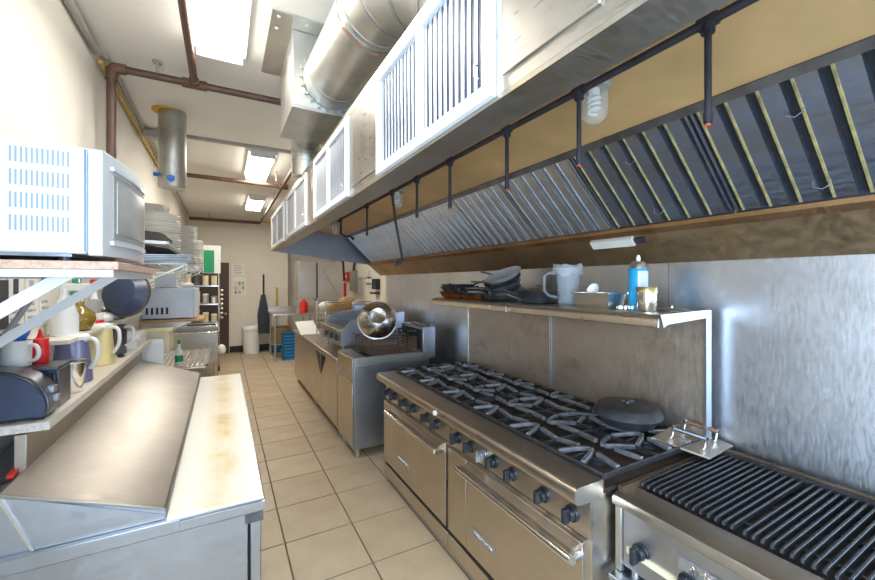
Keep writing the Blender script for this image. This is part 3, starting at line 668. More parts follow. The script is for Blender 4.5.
for i in range(4):
    frying_pan((1.90, 2.745, SZ + .002 + i * .022), .145, .034, ('copper_pan', 'steel_dark', 'copper_pan', 'steel_dark')[i], (0, 0, 0), ('bottom', 'second', 'third', 'top')[i] + ' sooty frying pan stacked between skillet pile and tilted pans', (250, 200, 95, 280)[i], hl=.12)
# tilted stack of grey pans
for i in range(6):
    tl = math.radians(3 + i * 4.0)
    frying_pan(Vector((1.905, 2.43 - .006 * i, SZ + .012 + i * .022 + .0022 * i * i)), .150, .034, 'pan_pale' if i == 5 else 'pan_grey' if i in (1, 3) else 'steel_dark', (Matrix.Rotation(math.radians(2.4 * i), 3, Vector((CC, -SS, 0))) @ Matrix.Rotation(-tl, 3, Vector((SS, CC, 0)))).to_euler(), ('bottom', 'second', 'third', 'fourth', 'fifth')[i] + ' frying pan up in the tilted stack on the range shelf' if i < 5 else 'pale grey frying pan topping the tilted stack on the range shelf', 215 - 25 * i, hl=.13)
for i in range(3):
    frying_pan((1.90, 2.02, SZ + .002 + i * .022), .15, .034, 'steel_dark', (0, 0, 0), ('bottom', 'middle', 'top')[i] + ' dark flat frying pan between tilted pans and clear pitcher', (170, 120, 200)[i], hl=.10)
o = T('pan_lid', (1.91, 2.03, SZ + .086), 'shiny flat pan lid lying on the dark pans beside the clear pitcher', 'lid')
B().lathe([(.125, 0), (.128, .004), (.10, .012), (.03, .02), (.001, .021)], (1.91, 2.03, SZ + .086), 28).build('lid_disc', 'steel', o)
B().lathe([(.006, 0), (.006, .012), (.016, .02), (.001, .024)], (1.91, 2.03, SZ + .106), 12).build('lid_knob', 'black_plastic', o)
# clear pitcher
pc = T('pitcher', (1.90, 1.755, SZ), 'clear plastic pitcher with crinkled wrap over its mouth', 'pitcher')
B().lathe([(.058, .002), (.062, .006), (.074, .22), (.078, .235), (.074, .235), (.069, .215), (.057, .012), (.001, .012)], (1.90, 1.755, SZ), 24).build('pitcher_body', 'glass_clear', pc)
B().tube([(1.845, 1.80, SZ + .20), (1.82, 1.835, SZ + .205), (1.80, 1.86, SZ + .185), (1.80, 1.86, SZ + .09), (1.82, 1.84, SZ + .06), (1.855, 1.80, SZ + .05)], .010, 10).build('handle', 'glass_clear', pc)
wr_ = B()
pr_ = []
for k in range(24):
    a = 2 * math.pi * k / 24; pr_.append((a, .085 + rnd.uniform(-.006, .012)))
v_ = [(1.90 + r_ * math.cos(a), 1.755 + r_ * math.sin(a), SZ + .195 + rnd.uniform(-.02, .02)) for a, r_ in pr_] + [(1.90 + r_ * .96 * math.cos(a), 1.755 + r_ * .96 * math.sin(a), SZ + .244 + rnd.uniform(-.005, .02)) for a, r_ in pr_] + [(1.90 + .04 * math.cos(a), 1.755 + .04 * math.sin(a), SZ + .245 + rnd.uniform(-.008, .01)) for a, r_ in pr_]
f_ = [(i, (i + 1) % 24, 24 + (i + 1) % 24, 24 + i) for i in range(24)] + [(24 + i, 24 + (i + 1) % 24, 48 + (i + 1) % 24, 48 + i) for i in range(24)] + [tuple(range(48, 72))]
wr_.add(v_, f_).build('plastic_wrap', 'plastic_wrap', pc, smooth=60)
# steam table pan
sp_ = T('food_pan', (1.87, 1.50, SZ), 'small rectangular steel food pan holding a ladle, beside clear pitcher', 'food pan')
y0, y1, x0, x1 = 1.385, 1.625, 1.80, 1.95
m_ = B(); z0, z1 = SZ + .001, SZ + .085; q = .014
m_.hexa([(x0 + q, y0 + q, z0), (x1 - q, y0 + q, z0), (x1 - q, y1 - q, z0), (x0 + q, y1 - q, z0)] + [(x0 + q, y0 + q, z0 + .003), (x1 - q, y0 + q, z0 + .003), (x1 - q, y1 - q, z0 + .003), (x0 + q, y1 - q, z0 + .003)])
for (a, b_), (c_, d_) in ((((x0, y0), (x1, y0)), ((x0 + q, y0 + q), (x1 - q, y0 + q))), (((x1, y0), (x1, y1)), ((x1 - q, y0 + q), (x1 - q, y1 - q))), (((x1, y1), (x0, y1)), ((x1 - q, y1 - q), (x0 + q, y1 - q))), (((x0, y1), (x0, y0)), ((x0 + q, y1 - q), (x0 + q, y0 + q)))):
    cx_, cy_ = (x0 + x1) / 2, (y0 + y1) / 2
    inn = lambda p_: (p_[0] + (cx_ - p_[0]) * .03, p_[1] + (cy_ - p_[1]) * .03)
    m_.hexa([(*c_, z0), (*d_, z0), (*inn(d_), z0), (*inn(c_), z0), (*a, z1), (*b_, z1), (*inn(b_), z1), (*inn(a), z1)])
m_.build('pan_body', 'steel', sp_, smooth=0)
B().box(x0 - .008, x1 + .008, y0 - .008, y0 + .004, z1 - .002, z1 + .002).box(x0 - .008, x1 + .008, y1 - .004, y1 + .008, z1 - .002, z1 + .002).box(x0 - .008, x0 + .004, y0, y1, z1 - .002, z1 + .002).box(x1 - .004, x1 + .008, y0, y1, z1 - .002, z1 + .002).build('rim', 'steel_bright', sp_, smooth=0)
o = T('ladle', (1.86, 1.50, SZ + .03), 'ladle with white round bowl resting in the small food pan', 'ladle')
B().lathe([(.001, 0), (.025, .006), (.036, .022), (.037, .026), (.033, .022), (.022, .010), (.001, .006)], (1.845, 1.505, SZ + .095), 18, Matrix.Rotation(-1.1, 4, 'Y')).build('ladle_bowl', 'white_plastic', o)
B().tube([(1.86, 1.52, SZ + .10), (1.92, 1.62, SZ + .098), (1.97, 1.72, SZ + .10)], .006, 8).build('ladle_handle', 'wood', o)
o = T('utensil_brush', (1.97, 1.50, SZ + .09), 'wooden handled brush lying behind the small food pan', 'brush')
B().bar((2.0, 1.36, SZ + .035), (2.0, 1.66, SZ + .06), .02, .012).build('brush_handle', 'wood', o, bevel=.003)
bx(1.965, 2.03, 1.60, 1.72, SZ + .002, SZ + .05).build('bristles', 'wood', o)
for i, (dx, dy) in enumerate(((0, 0), (.03, .02), (-.01, .045), (.04, -.02))):
    o = B().lathe([(.014, 0), (.02, .003), (.019, .018), (.015, .018), (.012, .004), (.001, .003)], (1.87 + dx, 1.335 + dy * .6, SZ + .001), 12).build('bottle_cap', 'steel_bright'); tag(o, 'tiny shiny metal bottle cap between food pan and spray can', 'bottle cap', 'tiny metal bottle caps on the range shelf')  # loose bottle caps, small shiny bits modelled with an open top
# spray can and jar
y = 1.285
cn = T('spray_can', (1.95, y + .03, SZ), 'tall blue spray can with white nozzle on the range shelf', 'spray can')
B().lathe([(.046, .001), (.048, .004), (.048, .215), (.046, .218), (.001, .218)], (1.95, y + .03, SZ), 28).build('can_body', 'can_blue', cn)
B().lathe([(.047, .218), (.045, .232), (.034, .252), (.022, .258), (.001, .259)], (1.95, y + .03, SZ), 28).build('shoulder', 'steel', cn)
B().lathe([(.011, .258), (.011, .275), (.007, .29), (.001, .292)], (1.95, y + .03, SZ), 14).build('nozzle', 'white_plastic', cn)
lbp = B(); n_ = 10
for zz0, zz1, a0, a1, mm in ((.10, .205, -2.6, -1.35, 'can_pale'), (.045, .095, -2.3, -1.5, 'ink')):
    q_ = B()
    pts = [(a0 + (a1 - a0) * k / n_) for k in range(n_ + 1)]
    vv = [(1.95 + .0486 * math.cos(a), y + .03 + .0486 * math.sin(a), SZ + zz0) for a in pts] + [(1.95 + .0486 * math.cos(a), y + .03 + .0486 * math.sin(a), SZ + zz1) for a in pts]
    q_.add(vv, [(k, k + 1, n_ + 2 + k, n_ + 1 + k) for k in range(n_)]).build('printed_label', mm, cn, local=False)
jr = T('spice_jar', (1.87, 1.225, SZ), 'short round tin with gold lid in front of the spray can', 'jar')
B().lathe([(.044, .001), (.046, .004), (.046, .095), (.001, .096)], (1.87, 1.215, SZ), 26).build('jar_body', 'steel_bright', jr)
B().lathe([(.0485, .092), (.0485, .118), (.046, .122), (.001, .1225)], (1.87, 1.215, SZ), 26).build('jar_lid', 'jar_gold', jr)
o = T('pan_lid', (1.97, 1.13, SZ), 'flat steel lid lying at the open end of the range shelf', 'lid')
B().lathe([(.085, .001), (.088, .004), (.07, .012), (.02, .016), (.001, .0165)], (2.0, 1.165, SZ), 26).build('lid_disc', 'steel', o)
B().lathe([(.005, 0), (.005, .008), (.012, .014), (.001, .016)], (2.0, 1.165, SZ + .016), 10).build('lid_knob', 'steel_bright', o)

# ------------------------------------------------------------------ fryer
fx, fy0, fy1 = 1.12, 3.75, 4.335
fr = T('deep_fryer', (1.5, 4.04, 0), 'stainless floor fryer with wire basket beside the far range', 'fryer')
bx(fx, 1.95, fy0, fy1, .10, .93).build('cabinet', 'steel_blue', fr, bevel=.004)
B().box(fx, 1.25, fy0, fy1, .93, 1.005).box(1.78, 1.88, fy0, fy1, .93, 1.0).box(1.25, 1.78, fy0, fy0 + .03, .93, 1.005).box(1.25, 1.78, fy1 - .03, fy1, .93, 1.005).build('top_deck', 'steel', fr, smooth=0)
bx(1.25, 1.78, fy0 + .03, fy1 - .03, .931, .96).build('oil_surface', 'burnt', fr, smooth=0)
bx(1.88, 2.03, fy0, fy1, .93, 1.27).build('flue_box', 'steel_blue', fr, bevel=.004)
bx(1.875, 1.882, fy0 + .04, fy1 - .04, 1.02, 1.24).build('flue_slot', 'slot_dark', fr, smooth=0)
bx(fx - .012, fx - .001, fy0 + .015, fy1 - .015, .14, .76).build('door', 'steel_range', fr, bevel=.003)
bx(fx - .012, fx - .001, fy0 + .015, fy1 - .015, .775, .99).build('control_panel', 'steel_range', fr, bevel=.003)
bx(fx - .016, fx - .012, 4.02, 4.18, .80, .85).build('nameplate', 'pan_grey', fr)
for x in (1.18, 1.9):
    for y in (fy0 + .07, fy1 - .07): B().cyl((x, y, .002), (x, y, .10), .028, .034, 14).build('leg', 'steel', fr)
def basket(x0, x1, y0, y1, z0, z1, lab):
    t_ = T('fryer_basket', ((x0 + x1) / 2, (y0 + y1) / 2, z0), lab, 'fryer basket', 'fryer baskets')
    f_ = B()
    for z in (z0, z1): f_.tube([(x0, y0, z), (x1, y0, z), (x1, y1, z), (x0, y1, z)], .006, 6, closed=True)
    for x in (x0, x1):
        for y in (y0, y1): f_.cyl((x, y, z0), (x, y, z1), .005, n=6)
    f_.build('rim_frame', 'basket_wire', t_)
    wm = B(); n = 11
    for k in range(1, n):
        x = x0 + (x1 - x0) * k / n
        for y in (y0, y1): wm.bar((x, y, z0), (x, y, z1), .003, .003)
        wm.bar((x, y0, z0), (x, y1, z0), .003, .003)
    for k in range(1, 5):
        z = z0 + (z1 - z0) * k / 5
        for y in (y0, y1): wm.bar((x0, y, z), (x1, y, z), .004, .004)
        for x in (x0, x1): wm.bar((x, y0, z), (x, y1, z), .004, .004)
    for k in range(1, 8):
        y = y0 + (y1 - y0) * k / 8; wm.bar((x0, y, z0), (x1, y, z0), .004, .004)
        for x in (x0, x1): wm.bar((x, y, z0), (x, y, z1), .004, .004)
    q = wm.build('wire_mesh', 'basket_wire', t_, smooth=0); q['kind'] = 'stuff'
    hb = B().tube([(x0, (y0 + y1) / 2 - .03, z1), (x0 - .06, (y0 + y1) / 2 - .02, z1 + .03), (x0 - .06, (y0 + y1) / 2 + .02, z1 + .03), (x0, (y0 + y1) / 2 + .03, z1)], .005, 6)
    hb.build('hook', 'basket_wire', t_)
    B().tube([(x1 - .02, (y0 + y1) / 2, z1), (x1 - .05, (y0 + y1) / 2, z1 + .05), (x1 + .02, (y0 + y1) / 2 - .04, z1 + .06)], .014, 8).build('handle', 'black_plastic', t_)
    return t_
basket(1.32, 1.82, 3.79, 4.0, 1.008, 1.165, 'rusty wire fryer basket hanging at the front side of the fryer, under the mixing bowl')
basket(1.30, 1.82, 4.06, 4.29, 1.008, 1.165, 'rusty wire fryer basket on the griddle side of the fryer')
bw = T('mixing_bowl', (1.42, 3.92, 1.17), 'shiny steel mixing bowl leaning on its rim over the fryer baskets', 'bowl')
R_ = Vector((-.30, -.88, .36)).to_track_quat('Z', 'Y').to_matrix().to_4x4()
B().lathe([(.205, 0), (.208, .003), (.200, .006), (.195, .03), (.17, .10), (.12, .155), (.085, .17), (.08, .166), (.001, .166)], (1.45, 3.98, 1.345), 36, R_).build('bowl_shell', 'steel_satin', bw)
B().lathe([(.204, -.004), (.212, -.002), (.212, .003), (.204, .005)], (1.45, 3.98, 1.345), 36, R_).build('rim', 'steel', bw)
for i in range(2):
    x = 1.80 + .05 * i
    o = T('tongs', (x, 3.9, 1.28), 'steel tongs lying over the fryer flue' if i else 'dark spatula lying over the fryer flue', 'tongs' if i else 'spatula')
    B().bar((1.90 + .04 * i, 3.80, 1.276), (1.95 + .03 * i, 4.20, 1.282), .03 - .012 * i, .008).build('blade' if not i else 'arm', 'steel_dark' if not i else 'steel', o)
    B().bar((1.97 + .03 * i, 3.78, 1.276), (1.96 + .03 * i, 3.98, 1.280), .012, .010).build('handle' if not i else 'arm', 'black_plastic' if not i else 'steel', o)

# ------------------------------------------------------------------ chef base with worktop
ba = T('base_cabinet', (1.5, 5.8, 0), 'low stainless cabinet line under the worktop past the fryer', 'cabinet')
bx(1.13, 2.03, 4.345, 7.33, .10, .858).build('carcass', 'steel', ba, smooth=0)
for y0, y1 in ((4.37, 5.18), (5.20, 6.17), (6.19, 7.31)):
    dr = bx(1.112, 1.129, y0, y1, .13, .845).build('door', 'steel_range', ba, bevel=.003)
    bx(1.108, 1.112, y0 + .02, y0 + .05, .18, .25).build('hinge', 'steel_bright', dr)
for a, b_, mt in ((4.90, 5.172, 'slot_dark'), (5.50, 5.208, 'pipe_dark')):  # notches painted as dark triangles, the greyer one for its lit inside
    B().prism([(a, .825), (b_, .825), (b_, .565)], 'x', 1.1095, 1.1118).build('finger_pull', mt, ba, smooth=0)
for x in (1.18, 1.97):
    for y in (4.45, 5.8, 7.22): B().cyl((x, y, .002), (x, y, .10), .025, .03, 12).build('leg', 'steel', ba)
o = bx(1.095, 2.05, 4.345, 7.36, .860, .905).build('worktop', 'steel_ledge', bevel=.006); tag(o, 'stainless worktop running from fryer past the griddle', 'worktop')
a4 = [Vector(aty(301, 334, 6.45)), Vector(aty(320, 331, 6.45)), Vector(aty(313, 320, 7.05)), Vector(aty(295, 322, 7.05))]
z_ = .912; a4[0].z = a4[1].z = z_ + .012
o = T('white_cutting_board', (1.3, 6.7, .906), 'white cutting board propped at a slant on the worktop end', 'cutting board')
B().hexa([p_ - Vector((0, 0, .012)) for p_ in a4] + a4).build('board_slab', 'white_plastic', o, bevel=.002)
bx(1.12, 1.36, 6.94, 7.0, .906, 1.0).build('board_prop', 'cream_plastic', o)
# griddle
gr = T('griddle', (1.6, 5.08, .905), 'counter griddle with high splash guards on the worktop', 'griddle')
g0, g1 = 4.58, 5.58
bx(1.215, 2.03, g0, g1, .995, 1.165).build('body', 'steel_blue', gr, bevel=.003)
bx(1.165, 1.30, g0 - .01, g1 + .01, 1.165, 1.20).build('grease_trough', 'steel_ledge', gr, bevel=.004)
bx(1.30, 2.01, g0 + .012, g1 - .012, 1.166, 1.20).build('cooking_plate', 'steel_dark', gr, smooth=0)
for y in (g0, g1 - .012): B().prism([(1.21, 1.16), (1.34, 1.30), (1.40, 1.315), (2.03, 1.375), (2.03, 1.16)], 'y', y, y + .012).build('splash_guard', 'steel_blue', gr, smooth=0)
bx(2.018, 2.03, g0 + .012, g1 - .012, 1.16, 1.375).build('splash_guard', 'steel_blue', gr, smooth=0)
for y in (4.74, 5.0, 5.28): B().cyl((1.214, y, 1.08), (1.185, y, 1.08), .036, .03, 16).build('knob', 'black_plastic', gr)
for x in (1.27, 1.97):
    for y in (g0 + .06, g1 - .06): B().cyl((x, y, .906), (x, y, .995), .022, n=12).build('foot', 'steel_bright', gr)
# wire rack over the worktop with bread
wk = T('wire_rack', (1.7, 6.0, .906), 'low wire rack holding bread bags behind the griddle', 'rack')
wz = 1.30
m_ = B()
for y in (5.72, 6.36): m_.cyl((1.30, y, wz), (2.0, y, wz), .007, n=6).cyl((1.30, y, wz + .16), (2.0, y, wz + .16), .006, n=6)
for x in (1.30, 2.0): m_.cyl((x, 5.72, wz), (x, 6.36, wz), .007, n=6)
for k in range(1, 14): m_.cyl((1.30 + .05 * k, 5.72, wz), (1.30 + .05 * k, 6.36, wz), .003, n=5)
q = m_.build('wire_shelf', 'steel_bright', wk, smooth=0); q['kind'] = 'stuff'
for x in (1.30, 2.0):
    for y in (5.72, 6.36): B().cyl((x, y, .906), (x, y, wz + .16), .009, n=8).build('post', 'steel_bright', wk)
def blob(cx_, cy_, cz_, rx, ry, rz_, seed):
    rr_ = random.Random(seed); b_ = B(); n, m2 = 16, 9; v = []
    for i in range(m2 + 1):
        th = math.pi * i / m2
        for k in range(n):
            a = 2 * math.pi * k / n; q_ = 1 + rr_.uniform(-.07, .07)
            v.append((cx_ + rx * q_ * math.sin(th) * math.cos(a), cy_ + ry * q_ * math.sin(th) * math.sin(a), cz_ + rz_ * q_ * (1 - max(-1, math.cos(th)) * 1) * .5 * 2 if False else cz_ + rz_ - rz_ * math.cos(th)))
    f = [(i * n + k, i * n + (k + 1) % n, (i + 1) * n + (k + 1) % n, (i + 1) * n + k) for i in range(m2) for k in range(n)]
    return b_.add(v, f)
for i, (x, y, rx, rz_, mt, lb) in enumerate(((1.47, 5.86, .15, .075, 'skin_bread', 'brown bread loaf on the wire rack nearest the aisle'), (1.43, 6.18, .15, .075, 'bag_white', 'white bread bag on the wire rack near the aisle'), (1.75, 6.2, .15, .11, 'skin_bread', 'rounded brown loaf on the wall side of the wire rack'), (1.84, 5.9, .11, .09, 'bag_white', 'crumpled white bag on the wall side of the wire rack'))):
    o = blob(x, y, wz + .008, rx, rx * .8, rz_, i).build('bread_loaf' if mt == 'skin_bread' else 'bread_bag', mt, smooth=80); tag(o, lb, 'bread' if mt == 'skin_bread' else 'bag')
o = T('sandwich_press', (1.88, 5.66, .906), 'small steel block press standing behind the griddle guard', 'press')
bx(1.66, 1.90, 5.605, 5.70, .906, 1.43).build('press_body', 'pan_grey', o, bevel=.01)
bx(1.70, 1.86, 5.597, 5.605, 1.28, 1.40).build('press_face', 'steel', o)
# ------------------------------------------------------------------ far right: dish area
dt = T('dish_table', (1.7, 9.6, 0), 'steel dish table with splash edge by the block wall', 'table')
bx(.95, 2.6, 9.2, 10.3, 1.005, 1.045).build('tabletop', 'steel', dt, bevel=.004)
bx(.95, 2.6, 10.285, 10.3, 1.045, 1.16).build('splash_edge', 'steel', dt, smooth=0)
for x in (1.0, 1.75, 2.5):
    for y in (9.26, 10.22): B().cyl((x, y, .002), (x, y, 1.005), .022, n=10).build('leg', 'steel', dt)
bx(.99, 2.55, 9.66, 10.2, .30, .32).build('under_shelf', 'steel', dt, smooth=0)
o = T('cardboard_box', (1.12, 9.9, .32), 'brown cardboard box on the shelf under the dish table', 'box')
bx(1.02, 1.36, 9.70, 10.1, .322, .70).build('box_body', 'cardboard', o)
bx(1.02, 1.36, 9.88, 9.92, .70, .703).build('tape', 'cream_plastic', o)
dm = T('dish_machine', (1.85, 8.95, 0), 'tall stainless door type dish machine beside the dish table', 'dish machine')
bx(1.40, 1.79, 8.80, 9.15, 1.38, 2.20).build('side_cabinet', 'steel_range', dm, bevel=.006)
bx(1.82, 2.36, 8.78, 9.15, 1.26, 2.21).build('wash_hood', 'steel', dm, bevel=.008)
bx(1.79, 1.82, 8.82, 9.12, 1.36, 2.19).build('hood_gap', 'slot_dark', dm, smooth=0)
for x in (1.41, 1.80, 2.33):
    for y in (8.82, 9.12): bx(x, x + .03, y - .015, y + .015, .002, 1.4).build('leg', 'steel', dm)
bx(1.40, 2.36, 8.80, 9.15, .86, .90).build('tank_top', 'steel', dm, smooth=0)
bx(1.42, 2.34, 8.82, 9.13, .45, .86).build('wash_tank', 'steel', dm, bevel=.006)
B().bar((1.93, 8.765, 2.02), (2.28, 8.765, 1.45), .03, .02, up=(0, 1, 0)).build('lift_handle', 'steel_ledge', dm)
o = T('chemical_jug', (1.66, 9.6, 1.046), 'red chemical jug on the dish table', 'jug')
B().lathe([(.09, 0), (.10, .01), (.10, .20), (.06, .26), (.03, .28), (.03, .31), (.001, .312)], (1.66, 9.6, 1.046), 16).build('jug_body', 'red_plastic', o)
B().cyl((1.66, 9.6, 1.355), (1.66, 9.6, 1.385), .035, n=12).build('jug_cap', 'white_plastic', o)
o = T('red_pipe', (2.55, 9.0, 0), 'red vertical gas pipe with valve behind the dish machine', 'pipe')
xx = aty(345, 290, 9.6)[0]
B().cyl((xx, 9.6, 1.05), (xx, 9.6, 1.75), .035, n=12).build('pipe_run', 'red_plastic', o)
B().bar((xx - .22, 9.6, 1.80), (xx + .05, 9.6, 1.80), .03, .03).build('valve_lever', 'red_plastic', o)
B().cyl((xx - .02, 9.6, 1.80), (xx - .06, 9.6, 2.45), .025, n=10).build('upper_run', 'pipe_dark', o)
y_ = atx(349, 277, XR2 - .05)[1]
fb = T('alarm_box', (XR2 - .03, y_, 1.8), 'small red fire alarm box on the far right wall', 'alarm box')
p_ = atx(349, 277, XR2); bx(XR2 - .08, XR2 - .001, p_[1] - .14, p_[1] + .14, p_[2] - .13, p_[2] + .13).build('box_body', 'red_plastic', fb, bevel=.006)
bx(XR2 - .084, XR2 - .08, p_[1] - .05, p_[1] + .05, p_[2] - .02, p_[2] + .05).build('white_label', 'paper', fb)
p_ = atx(356, 279, XR2); cbx = T('control_box', (XR2, p_[1], p_[2]), 'grey control box with hanging cable on the far right wall', 'control box')
bx(XR2 - .12, XR2 - .001, p_[1] - .16, p_[1] + .16, p_[2] - .30, p_[2] + .20).build('box_body', 'pipe_grey', cbx, bevel=.01)
B().tube([(XR2 - .06, p_[1], p_[2] + .20), (XR2 - .05, p_[1], p_[2] + .34), (XR2 - .03, p_[1] - .02, p_[2] + .42)], .03, 8).build('cable', 'pipe_dark', cbx)
for i, (px, py, hh, lb) in enumerate(((369, 274, .10, 'upper small printed notice on the far right wall'), (369, 281, .09, 'middle small printed notice on the far right wall'), (369, 286, .06, 'lowest small printed notice on the far right wall'))):
    p_ = atx(px, py, XR2); o = T('notice', (XR2, p_[1], p_[2]), lb, 'notice', 'notices on the far right wall')
    bx(XR2 - .004, XR2 - .001, p_[1] - .17, p_[1] + .17, p_[2] - hh, p_[2] + hh).build('sheet', 'paper', o)
    for k in range(3): bx(XR2 - .0055, XR2 - .004, p_[1] - .13, p_[1] + .12 - .04 * k, p_[2] - hh * .6 + k * hh * .5, p_[2] - hh * .6 + k * hh * .5 + hh * .22).build('text_line', 'paper_grey', o)
p_ = atx(378, 285, XR2); o = T('wall_phone', (XR2, p_[1], p_[2]), 'black wall device above a small dark shelf on the far right wall', 'wall device')
bx(XR2 - .10, XR2 - .001, p_[1] - .13, p_[1] + .13, p_[2] - .09, p_[2] + .13).build('device_body', 'black_plastic', o, bevel=.01)
bx(XR2 - .14, XR2 - .001, p_[1] - .13, p_[1] + .13, p_[2] - .19, p_[2] - .15).build('ledge', 'black_plastic', o)
# blue crate stood on edge
ct = T('dish_crate', (1.33, 9.75, 0), 'blue plastic crate standing on edge on the floor under the dish table', 'crate')
x0, x1, y0, y1, z1 = 1.17, 1.50, 9.30, 9.62, .60
for x in (x0, x1 - .02):
    for y in (y0, y1 - .02): bx(x, x + .02, y, y + .02, .004, z1).build('corner_post', 'crate_blue', ct)
for k in range(8):
    z = .01 + k * .0725
    B().box(x0, x1, y0, y0 + .012, z, z + .045).box(x0, x1, y1 - .012, y1, z, z + .045).box(x0, x0 + .012, y0, y1, z, z + .045).box(x1 - .012, x1, y0, y1, z, z + .045).build('slat_band', 'crate_blue', ct, smooth=0)
bx(x0 + .03, x1 - .03, y0 + .05, y1 - .03, .01, .57).build('crate_filling', 'navy_plastic', ct)
bx(x0, x1, y0, y1, .592, .602).build('top_panel', 'crate_blue', ct)
# bucket, dustpan, broom
bk_ = T('waste_bin', (.60, 10.62, 0), 'white plastic bin with lid against the block wall', 'bin')
B().lathe([(.165, .003), (.175, .01), (.20, .58), (.20, .60), (.001, .60)], (.60, 10.62, 0), 26).build('bin_body', 'white_plastic', bk_)
B().lathe([(.212, .57), (.218, .60), (.216, .66), (.20, .685), (.001, .69)], (.60, 10.62, 0), 26).build('bin_lid', 'white_plastic', bk_)
dp = T('dustpan', (.93, 10.4, 0), 'black long handled dustpan hanging at the end of the dish table', 'dustpan')
B().cyl((.86, 10.42, 1.45), (.86, 10.42, 1.95), .022, n=10).build('pole', 'black_plastic', dp)
B().prism([(.80, 1.45), (.90, 1.45), (1.06, .55), (1.06, .50), (.74, .50), (.72, .95)], 'y', 10.40, 10.46).build('pan_blade', 'black_plastic', dp, smooth=0)
bm_ = T('broom', (1.05, 10.6, 0), 'broom with yellow handle leaning at the dish table', 'broom')
B().cyl((1.12, 10.55, .12), (1.22, 10.93, 1.62), .02, n=10).build('pole', 'pipe_yellow', bm_)
bx(1.0, 1.26, 10.5, 10.6, .004, .14).build('bristles', 'crate_blue', bm_)
for i, (a, b_, mt, lb) in enumerate((((232, 264), (244, 275), 'paper', 'white printed sheet pinned above the coloured poster on the block wall'), ((232.5, 277), (246, 295), 'paper_olive', 'coloured poster under the white sheet on the block wall'))):
    p0, p1 = aty(*a, YF), aty(*b_, YF); o = T('wall_poster', (p0[0], YF, p1[2]), lb, 'poster')
    bx(p0[0], p1[0], YF - .006, YF - .001, p1[2], p0[2]).build('sheet', 'paper', o)
    if i == 0:
        for k in range(4): bx(p0[0] + .04, p1[0] - .04 - .02 * (k % 2), YF - .008, YF - .006, p1[2] + .04 + k * .06, p1[2] + .065 + k * .06).build('text_line', 'paper_grey', o)
    else:
        for k in range(3):
            w_ = (p1[0] - p0[0] - .06) / 3
            for j in range(3): bx(p0[0] + .03 + w_ * k + .01, p0[0] + .03 + w_ * (k + 1) - .01, YF - .008, YF - .006, p1[2] + .03 + j * .11, p1[2] + .12 + j * .11).build('picture_block', ('paper_olive', 'paper_grey', 'cream_plastic')[(k + j) % 3], o)
# ------------------------------------------------------------------ prep table on the left
PY0, PY1 = 1.70, 4.12
pt = T('prep_table', (-.3, 2.9, 0), 'stainless refrigerated prep table with sloping lid along the left wall', 'prep table')
bx(-.765, .085, PY0 + .03, PY1 - .03, .13, .835).build('body', 'steel_blue', pt, bevel=.003)
B().box(-.77, .145, PY0, PY1, .838, .888).build('top_frame', 'steel_blue', pt, bevel=.004)
for y0, y1 in ((PY0 + .05, PY0 + .80), (PY0 + .83, PY0 + 1.58), (PY0 + 1.61, PY1 - .05)):
    dr = bx(.095, .135, y0, y1, .16, .80).build('door', 'steel_blue', pt, bevel=.004)
    bx(.086, .0945, y0 + .01, y1 - .01, .17, .79).build('gasket', 'slot_dark', dr, smooth=0)
    bx(.10, .13, y0 + .06, y1 - .06, .80, .812).build('pull_lip', 'steel_bright', dr)
bx(.075, .14, PY0 + .005, PY0 + .045, .80, .836).build('hinge', 'steel_dark', pt)
for x in (-.66, .02):
    for y in (PY0 + .14, PY1 - .14):
        B().cyl((x - .018, y, .062), (x + .018, y, .062), .06, n=16).build('caster', 'rubber', pt)
        bx(x - .03, x + .03, y - .035, y + .035, .10, .13).build('caster_plate', 'steel', pt)
LA, LB = (-.190, .925), (-.612, 1.082)
# rail box under the lid, end cheeks, sloping lid
B().prism([(-.185, .889), (LA[0] + .004, LA[1] - .006), (LB[0] + .004, LB[1] - .006), (-.765, LB[1] - .006), (-.765, .889)], 'y', PY0 + .03, PY1 - .02).build('rail_box', 'steel_blue', pt, smooth=0)
for y, s_ in ((PY0 + .022, 1), (PY1 - .02, 1)):
    B().prism([(-.188, .890), (-.190, .905), LB, (-.605, 1.07), (-.530, .890)], 'y', y, y + .008).build('end_cheek', 'steel_blue', pt, smooth=0)
B().bar((-.535, PY0 + .020, .890), (-.612, PY0 + .020, 1.078), .008, .008, up=(0, 1, 0)).build('cheek_seam', 'steel_bright', pt)
n_ = Vector((LA[1] - LB[1], 0, LB[0] - LA[0])).normalized() * -1
t_ = .012
lid = B().prism([(LA[0] + .012, LA[1] - .004), (LA[0] + .004, LA[1] + .010), (LB[0], LB[1] + .012), (LB[0], LB[1] - .001)], 'y', PY0 + .012, PY1 - .01).build('lid', 'steel_lid', pt, bevel=.003)
B().box(-.64, -.608, PY0 + .20, PY1 - .01, 1.083, 1.215).build('back_rail', 'steel_hood', pt, bevel=.002)
B().box(-.765, -.612, PY0 + .022, PY1 - .01, 1.077, 1.084).build('rear_deck', 'steel_blue', pt, smooth=0)
for k, (yy, ux) in enumerate(((2.85, .10), (3.15, .08), (2.2, .06), (2.32, .07), (2.62, .30))):
    q_ = LA[0] + (LB[0] - LA[0]) * ux; z_ = LA[1] + (LB[1] - LA[1]) * ux
# cutting board on the table
cbd = T('cutting_board', (-.02, 2.9, .889), 'long white cutting board with yellow stains on the prep table', 'cutting board')
bx(-.180, .135, PY0 - .004, 4.08, .889, .9015).build('board_slab', 'board', cbd, bevel=.003)
bx(-.14, .145, PY0 - .012, PY0 - .0005, .848, .884).build('clear_strip', 'steel_blue', pt, bevel=.001)

